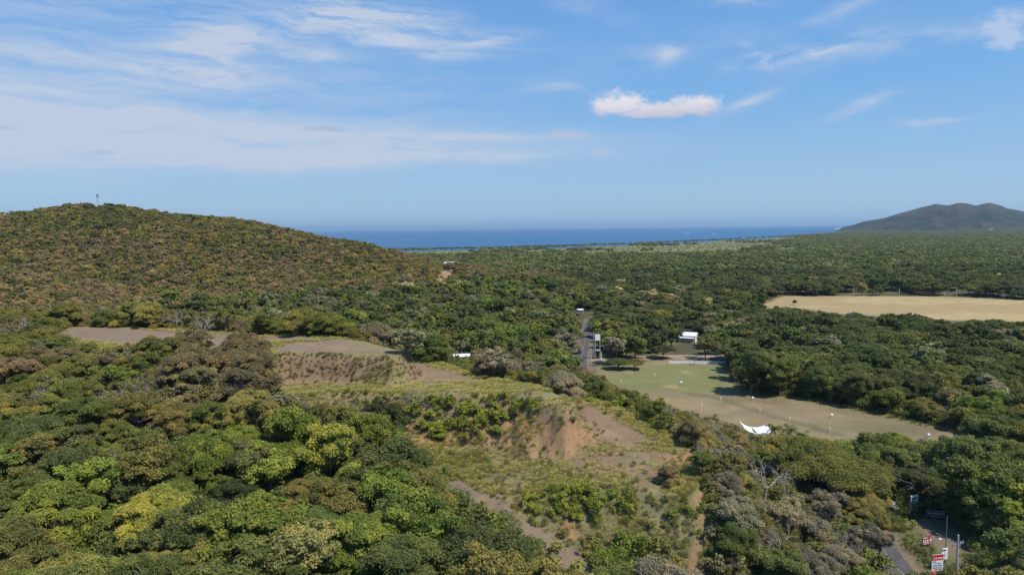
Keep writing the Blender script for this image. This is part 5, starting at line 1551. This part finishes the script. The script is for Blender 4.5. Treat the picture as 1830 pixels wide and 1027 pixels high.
ca, sa = math.cos(R(20)), math.sin(R(20))
for k, (xx, w) in enumerate(((-1.15, 'outermost left'), (-.55, 'inner left'), (1.15, 'outermost right'))):
    A = ptop + np.array([xx * ca, xx * sa, -1.2]); B = p2top + np.array([xx * ca, xx * sa, -1.2])
    cable(A, B, 1.3, f'{w} cable between the two near concrete poles')
    cable(A, np.array([A[0] + 22, A[1] - 32, A[2] - .5]), 1.0, f'{w} cable from the near pole out of the picture')
cable(ptop + np.array([0, 0, -2.2]), at(1830, 940, 5) + np.array([4, 0, 1.5]), .9, 'single cable from the near pole towards the right edge', .03)


# mast on the hill crest
def mast():
    x, y = -391.0, 655.0; d = ray(177, 400); x = d[0] / d[1] * y; zb = gz(x, y); H = ztop(177, 347, y) - zb
    e = empty('lattice_mast', (x, y, zb), 0, 'slender lattice radio mast standing on the hilltop', 'mast')
    red = worn('mast_red', (.42, .12, .09), .6, .2, 1.0); wht = worn('mast_white', (.6, .6, .6), .6, .2, 1.0); dk = principled('antenna_grey', (.16, .17, .19), .6)
    def lp(k, z): a = 2.0944 * k + .4; r = .75 - .35 * z / H; return (math.cos(a) * r, math.sin(a) * r, z)
    n = 9
    for k in range(3):
        for s in range(n): MB().tube(lp(k, H * s / n - (.5 if s == 0 else 0)), lp(k, H * (s + 1) / n), .10, n=5).build('leg', red if s % 2 == 0 else wht, e)
    br = MB()
    for s in range(n * 2):
        for k in range(3): br.tube(lp(k, H * s / (2 * n)), lp((k + 1) % 3, H * (s + 1) / (2 * n)), .05, n=4)
    br.build('bracing', wht, e)
    for k in range(3):
        a = 2.0944 * k; MB().box((math.cos(a) * .9, math.sin(a) * .9, H - 1.6), (.4, .4, 2.6)).build('panel_antenna', dk, e)
    MB().tube((.5, -.5, H * .6), (.5, -1.0, H * .6), .55, .6, 12).build('dish_antenna', wht, e)
    MB().tube((0, 0, H - .2), (0, 0, H + 2.2), .06, .03, 5).build('spike', dk, e)


mast()

# ------------------------------------------------------------------ signs
RED_P = worn('sign_red', (.55, .035, .03), .5, .1, 1.0); WHITE_P = worn('sign_white', (.78, .78, .77), .5, .06, 1.0); BLACK_P = principled('sign_black', (.02, .02, .02), .5); INK = principled('sign_ink', (.10, .11, .14), .6); DKG = worn('sign_dark_green', (.035, .05, .04), .5, .3, 1.0); GREYP = worn('sign_grey', (.30, .32, .34), .5, .25, 1.0)


def place(px, D, py=965): d = ray(px, py); x = d[0] / d[1] * D; return x, D, gz(x, D)


def sign(name, px, D, w, h, z0, rz, mat, label, posts=2, post_h=None):
    x, y, z = place(px, D); e = empty(name, (x, y, z), rz, label, 'sign')
    MB().box((0, 0, z0 + h / 2), (w, .08, h)).build('board', mat, e)
    for k in range(posts):
        xx = (-w / 2 + .12 + k * (w - .24) / max(1, posts - 1)) if posts > 1 else 0
        MB().tube((xx, .1, -.4), (xx, .1, z0 + h * .96), .05, n=8).build('post', STEEL, e)
    return e


def bars(e, rows, mat, y=-.055, name='lettering', seed=1):
    """rows of short strokes: writing too small to read. rows: (x0, x1, z, height)"""
    rng = np.random.default_rng(seed); m = MB()
    for x0, x1, z, h in rows:
        x = x0
        while x < x1:
            w = min(rng.uniform(.5, 1.4) * h, x1 - x)
            m.box((x + w / 2, y, z + rng.uniform(-.04, .04) * h), (w * .86, .02, h * rng.uniform(.75, 1.0))); x += w + (h * .45 if rng.uniform() < .25 else h * .12)
    o = m.build(name, mat, e); o['kind'] = 'stuff'; return o


# red and white estate sign
D = 106.0; zt, zb = ztop(1677, 990, D), ztop(1677, 1029, D); g0 = gz(*place(1677, D)[:2]); Hs = zt - zb
e = sign('estate_sign', 1677, D, 2.05, Hs, zb - g0, R(10), WHITE_P, 'tall red and white estate sign with printed lines by the near road')
b0 = zb - g0
MB().box((-.0, -.048, b0 + Hs * .875), (2.06, .03, Hs * .25)).build('header_band', RED_P, e); MB().box((0, -.048, b0 + Hs * .13), (2.06, .03, Hs * .26)).build('footer_band', RED_P, e)
bars(e, [(-.75, .85, b0 + Hs * .84, .26)], WHITE_P, -.075, 'header_lettering', 2)
bars(e, [(-.8, -.3, b0 + Hs * .69, .16), (-.7, .6, b0 + Hs * .60, .13), (-.85, .8, b0 + Hs * .50, .17), (-.85, .8, b0 + Hs * .40, .17), (-.6, .85, b0 + Hs * .32, .14)], INK, seed=3)
bars(e, [(-.75, .5, b0 + Hs * .19, .1), (-.5, .7, b0 + Hs * .1, .1)], WHITE_P, -.075, 'footer_lettering', 4)
# white board behind it
D = 114.0; zt, zb = ztop(1690, 981, D), ztop(1690, 999, D); g0 = gz(*place(1690, D)[:2])
e = sign('notice_board', 1689, D, 1.6, zt - zb, max(.6, zb - g0), R(22), WHITE_P, 'plain white board with a grey cross frame behind the estate sign')
b0 = max(.6, zb - g0); hb = zt - zb
MB().box((0, -.05, b0 + hb / 2), (.07, .03, hb)).build('mullion', GREYP, e); MB().box((0, -.052, b0 + hb * .45), (1.6, .03, .07)).build('rail', GREYP, e)
MB().box((-.2, -.2, b0 + hb + .25), (1.3, .12, .16)).build('top_light', MW, e)
# red and black low sign
D = 123.0; e = sign('roadside_sign', 1656, D, 2.1, 1.55, .35, R(18), BLACK_P, 'low black and red roadside sign with pale lettering on the verge')
MB().box((0, -.05, 1.66), (2.1, .03, .44)).build('header_band', RED_P, e); MB().box((0, -.05, .57), (2.1, .03, .42)).build('footer_band', RED_P, e); MB().box((0, -.052, .82), (2.1, .03, .07)).build('stripe', WHITE_P, e)
bars(e, [(-.9, .1, 1.66, .2)], WHITE_P, -.075, 'header_lettering', 6); bars(e, [(-.95, .5, 1.14, .34)], WHITE_P, -.055, 'lettering', 7); bars(e, [(-.8, .8, .55, .12)], WHITE_P, -.075, 'footer_lettering', 8)
MB().tube((.78, -.06, .95), (.78, -.06, 1.25), .2, .16, 8).tube((.78, -.06, 1.25), (.78, -.06, 1.48), .13, .12, 8).build('portrait', WHITE_P, e)
# white text board at the clearing
D = 137.0; e = sign('information_sign', 1631, D, 2.0, 3.3, 1.1, R(18), WHITE_P, 'tall white signboard with dark text and a bold heading at the clearing')
bars(e, [(-.85, .75, 3.75, .42)], BLACK_P, -.055, 'heading', 9); bars(e, [(-.35, .5, 3.25, .16), (-.7, .7, 2.85, .2), (-.8, .8, 2.5, .2), (-.55, .6, 2.2, .16)], INK, seed=10); MB().box((.55, -.052, 1.75), (.75, .02, .5)).build('picture', INK, e); bars(e, [(-.9, .2, 1.35, .14)], INK, -.055, 'caption', 12)
# long dark board
D = 132.0; e = sign('hoarding', 1672, D, 4.1, 1.8, 1.3, R(-14), DKG, 'long dark green hoarding in the shade beside the white signboard')
MB().box((0, -.05, 3.1), (4.1, .04, .06)).build('top_edge', GREYP, e); bars(e, [(-1.6, 1.4, 2.5, .36), (-1.2, 1.2, 1.95, .2)], GREYP, -.05, 'lettering', 13)
# grey panelled board on the right
D = 122.0; e = sign('panel_sign', 1770, D, 1.9, 2.3, max(.6, ztop(1770, 972, D) - gz(*place(1770, D)[:2])), R(-24), GREYP, 'grey panelled board standing at the right of the clearing')
zz = max(.6, ztop(1770, 972, D) - gz(*place(1770, D)[:2]))
for k in range(4): MB().box((-.72 + k * .48, -.05, zz + 1.15), (.05, .03, 2.3)).build('slat', WHITE_P, e)
MB().box((-.97, -.0, zz + 1.15), (.06, .12, 2.36)).build('frame', WHITE_P, e); MB().box((0, -.0, zz + 2.33), (1.96, .12, .06)).build('frame', WHITE_P, e)


# roadside billboard by the far road
p = at(1068, 641); e = empty('billboard', (p[0], p[1], 0), R(6), 'white roadside billboard over a dark kiosk beside the far road', 'billboard')
hb = ztop(1067, 597, p[1]); wb = 9.5 * p[1] / FPX
MB().box((0, 0, hb - wb * .6), (wb, .25, wb * 1.15)).build('board', WHITE_P, e)
for s in (-1, 1): MB().tube((s * wb * .45, .2, -.4), (s * wb * .45, .2, hb - .4), .14, n=8).build('post', CONC, e)
k2 = MB().box((.3, 1.2, 1.9), (wb * .8, 2.2, 3.8)).build('kiosk', worn('kiosk_green', (.04, .07, .06), .7, .3), e); MB().box((.3, .05, 2.2), (wb * .5, .06, 1.4)).build('window', GLASS, k2); MB().box((.3, .9, 3.9), (wb * .9, 2.8, .15)).build('roof', ROOF_G, k2)
MB().box((wb * .7, .2, 1.5), (.28, .28, 3.2)).build('side_pillar', WHITE_P, e)


# ------------------------------------------------------------------ cars
def car(px, py, rz, col, label, z=0.0):
    p = at(px, py, z); e = empty('car', (p[0], p[1], gz(p[0], p[1]) + .06), rz, label, 'car')
    paint = principled('car_paint', col, .3, .5)
    prof = [(-2.1, .35), (-2.1, .78), (-1.85, .92), (-1.35, .98), (-.75, 1.45), (.75, 1.48), (1.45, 1.02), (2.0, .92), (2.12, .6), (2.08, .35)]
    MB().prism([(x, -.82, z_) for x, z_ in prof], (0, 1.64, 0)).build('body', paint, e)
    for s in (-1, 1):
        MB().prism([(-1.15, s * .83, 1.0), (-.68, s * .83, 1.38), (.66, s * .83, 1.40), (1.2, s * .83, 1.02)], (0, s * .012, 0)).build('window', GLASS, e)
        for x in (-1.3, 1.3):
            w = MB().tube((x, s * .68, .32), (x, s * .87, .32), .33, n=14).build('wheel', BLACK_P, e); MB().tube((x, s * .868, .32), (x, s * .885, .32), .19, n=10).build('rim', STEEL, w)
        MB().box((2.08, s * .6, .72), (.1, .3, .14)).build('headlight', MW, e); MB().box((-2.1, s * .6, .75), (.06, .25, .14)).build('tail_light', RED_P, e)
    MB().prism([(1.22, -.7, 1.06), (.78, -.66, 1.45), (.78, .66, 1.45), (1.22, .7, 1.06)], (.03, 0, .03)).build('windscreen', GLASS, e)
    return e


car(1588, 906, R(115), (.7, .7, .72), 'white car parked in tree shade left of the white signboard')
car(1036, 630, R(80), (.05, .055, .065), 'dark car on the far road')
car(1022, 648, R(82), (.75, .75, .75), 'white car parked beside the near end of the far road')


# ------------------------------------------------------------------ haze
def haze():
    E = 125000.0; m = bpy.data.materials.new('haze'); m.use_nodes = True; nt = m.node_tree; nt.nodes.clear()
    out = nn(nt, 'OutputMaterial'); v = nn(nt, 'VolumePrincipled'); v.inputs['Color'].default_value = (0.58, 0.82, 1.0, 1); v.inputs['Density'].default_value = HAZE_D
    v.inputs['Anisotropy'].default_value = 0.2
    nt.links.new(v.outputs[0], out.inputs['Volume'])
    o = MB().box((0, E / 2 - 3000, 150), (2 * E, E + 6000, 380)).build('haze', m); o['kind'] = 'stuff'; o['label'] = 'thin pale haze hanging over the whole coast'


HAZE_D = 3.8e-5
haze()
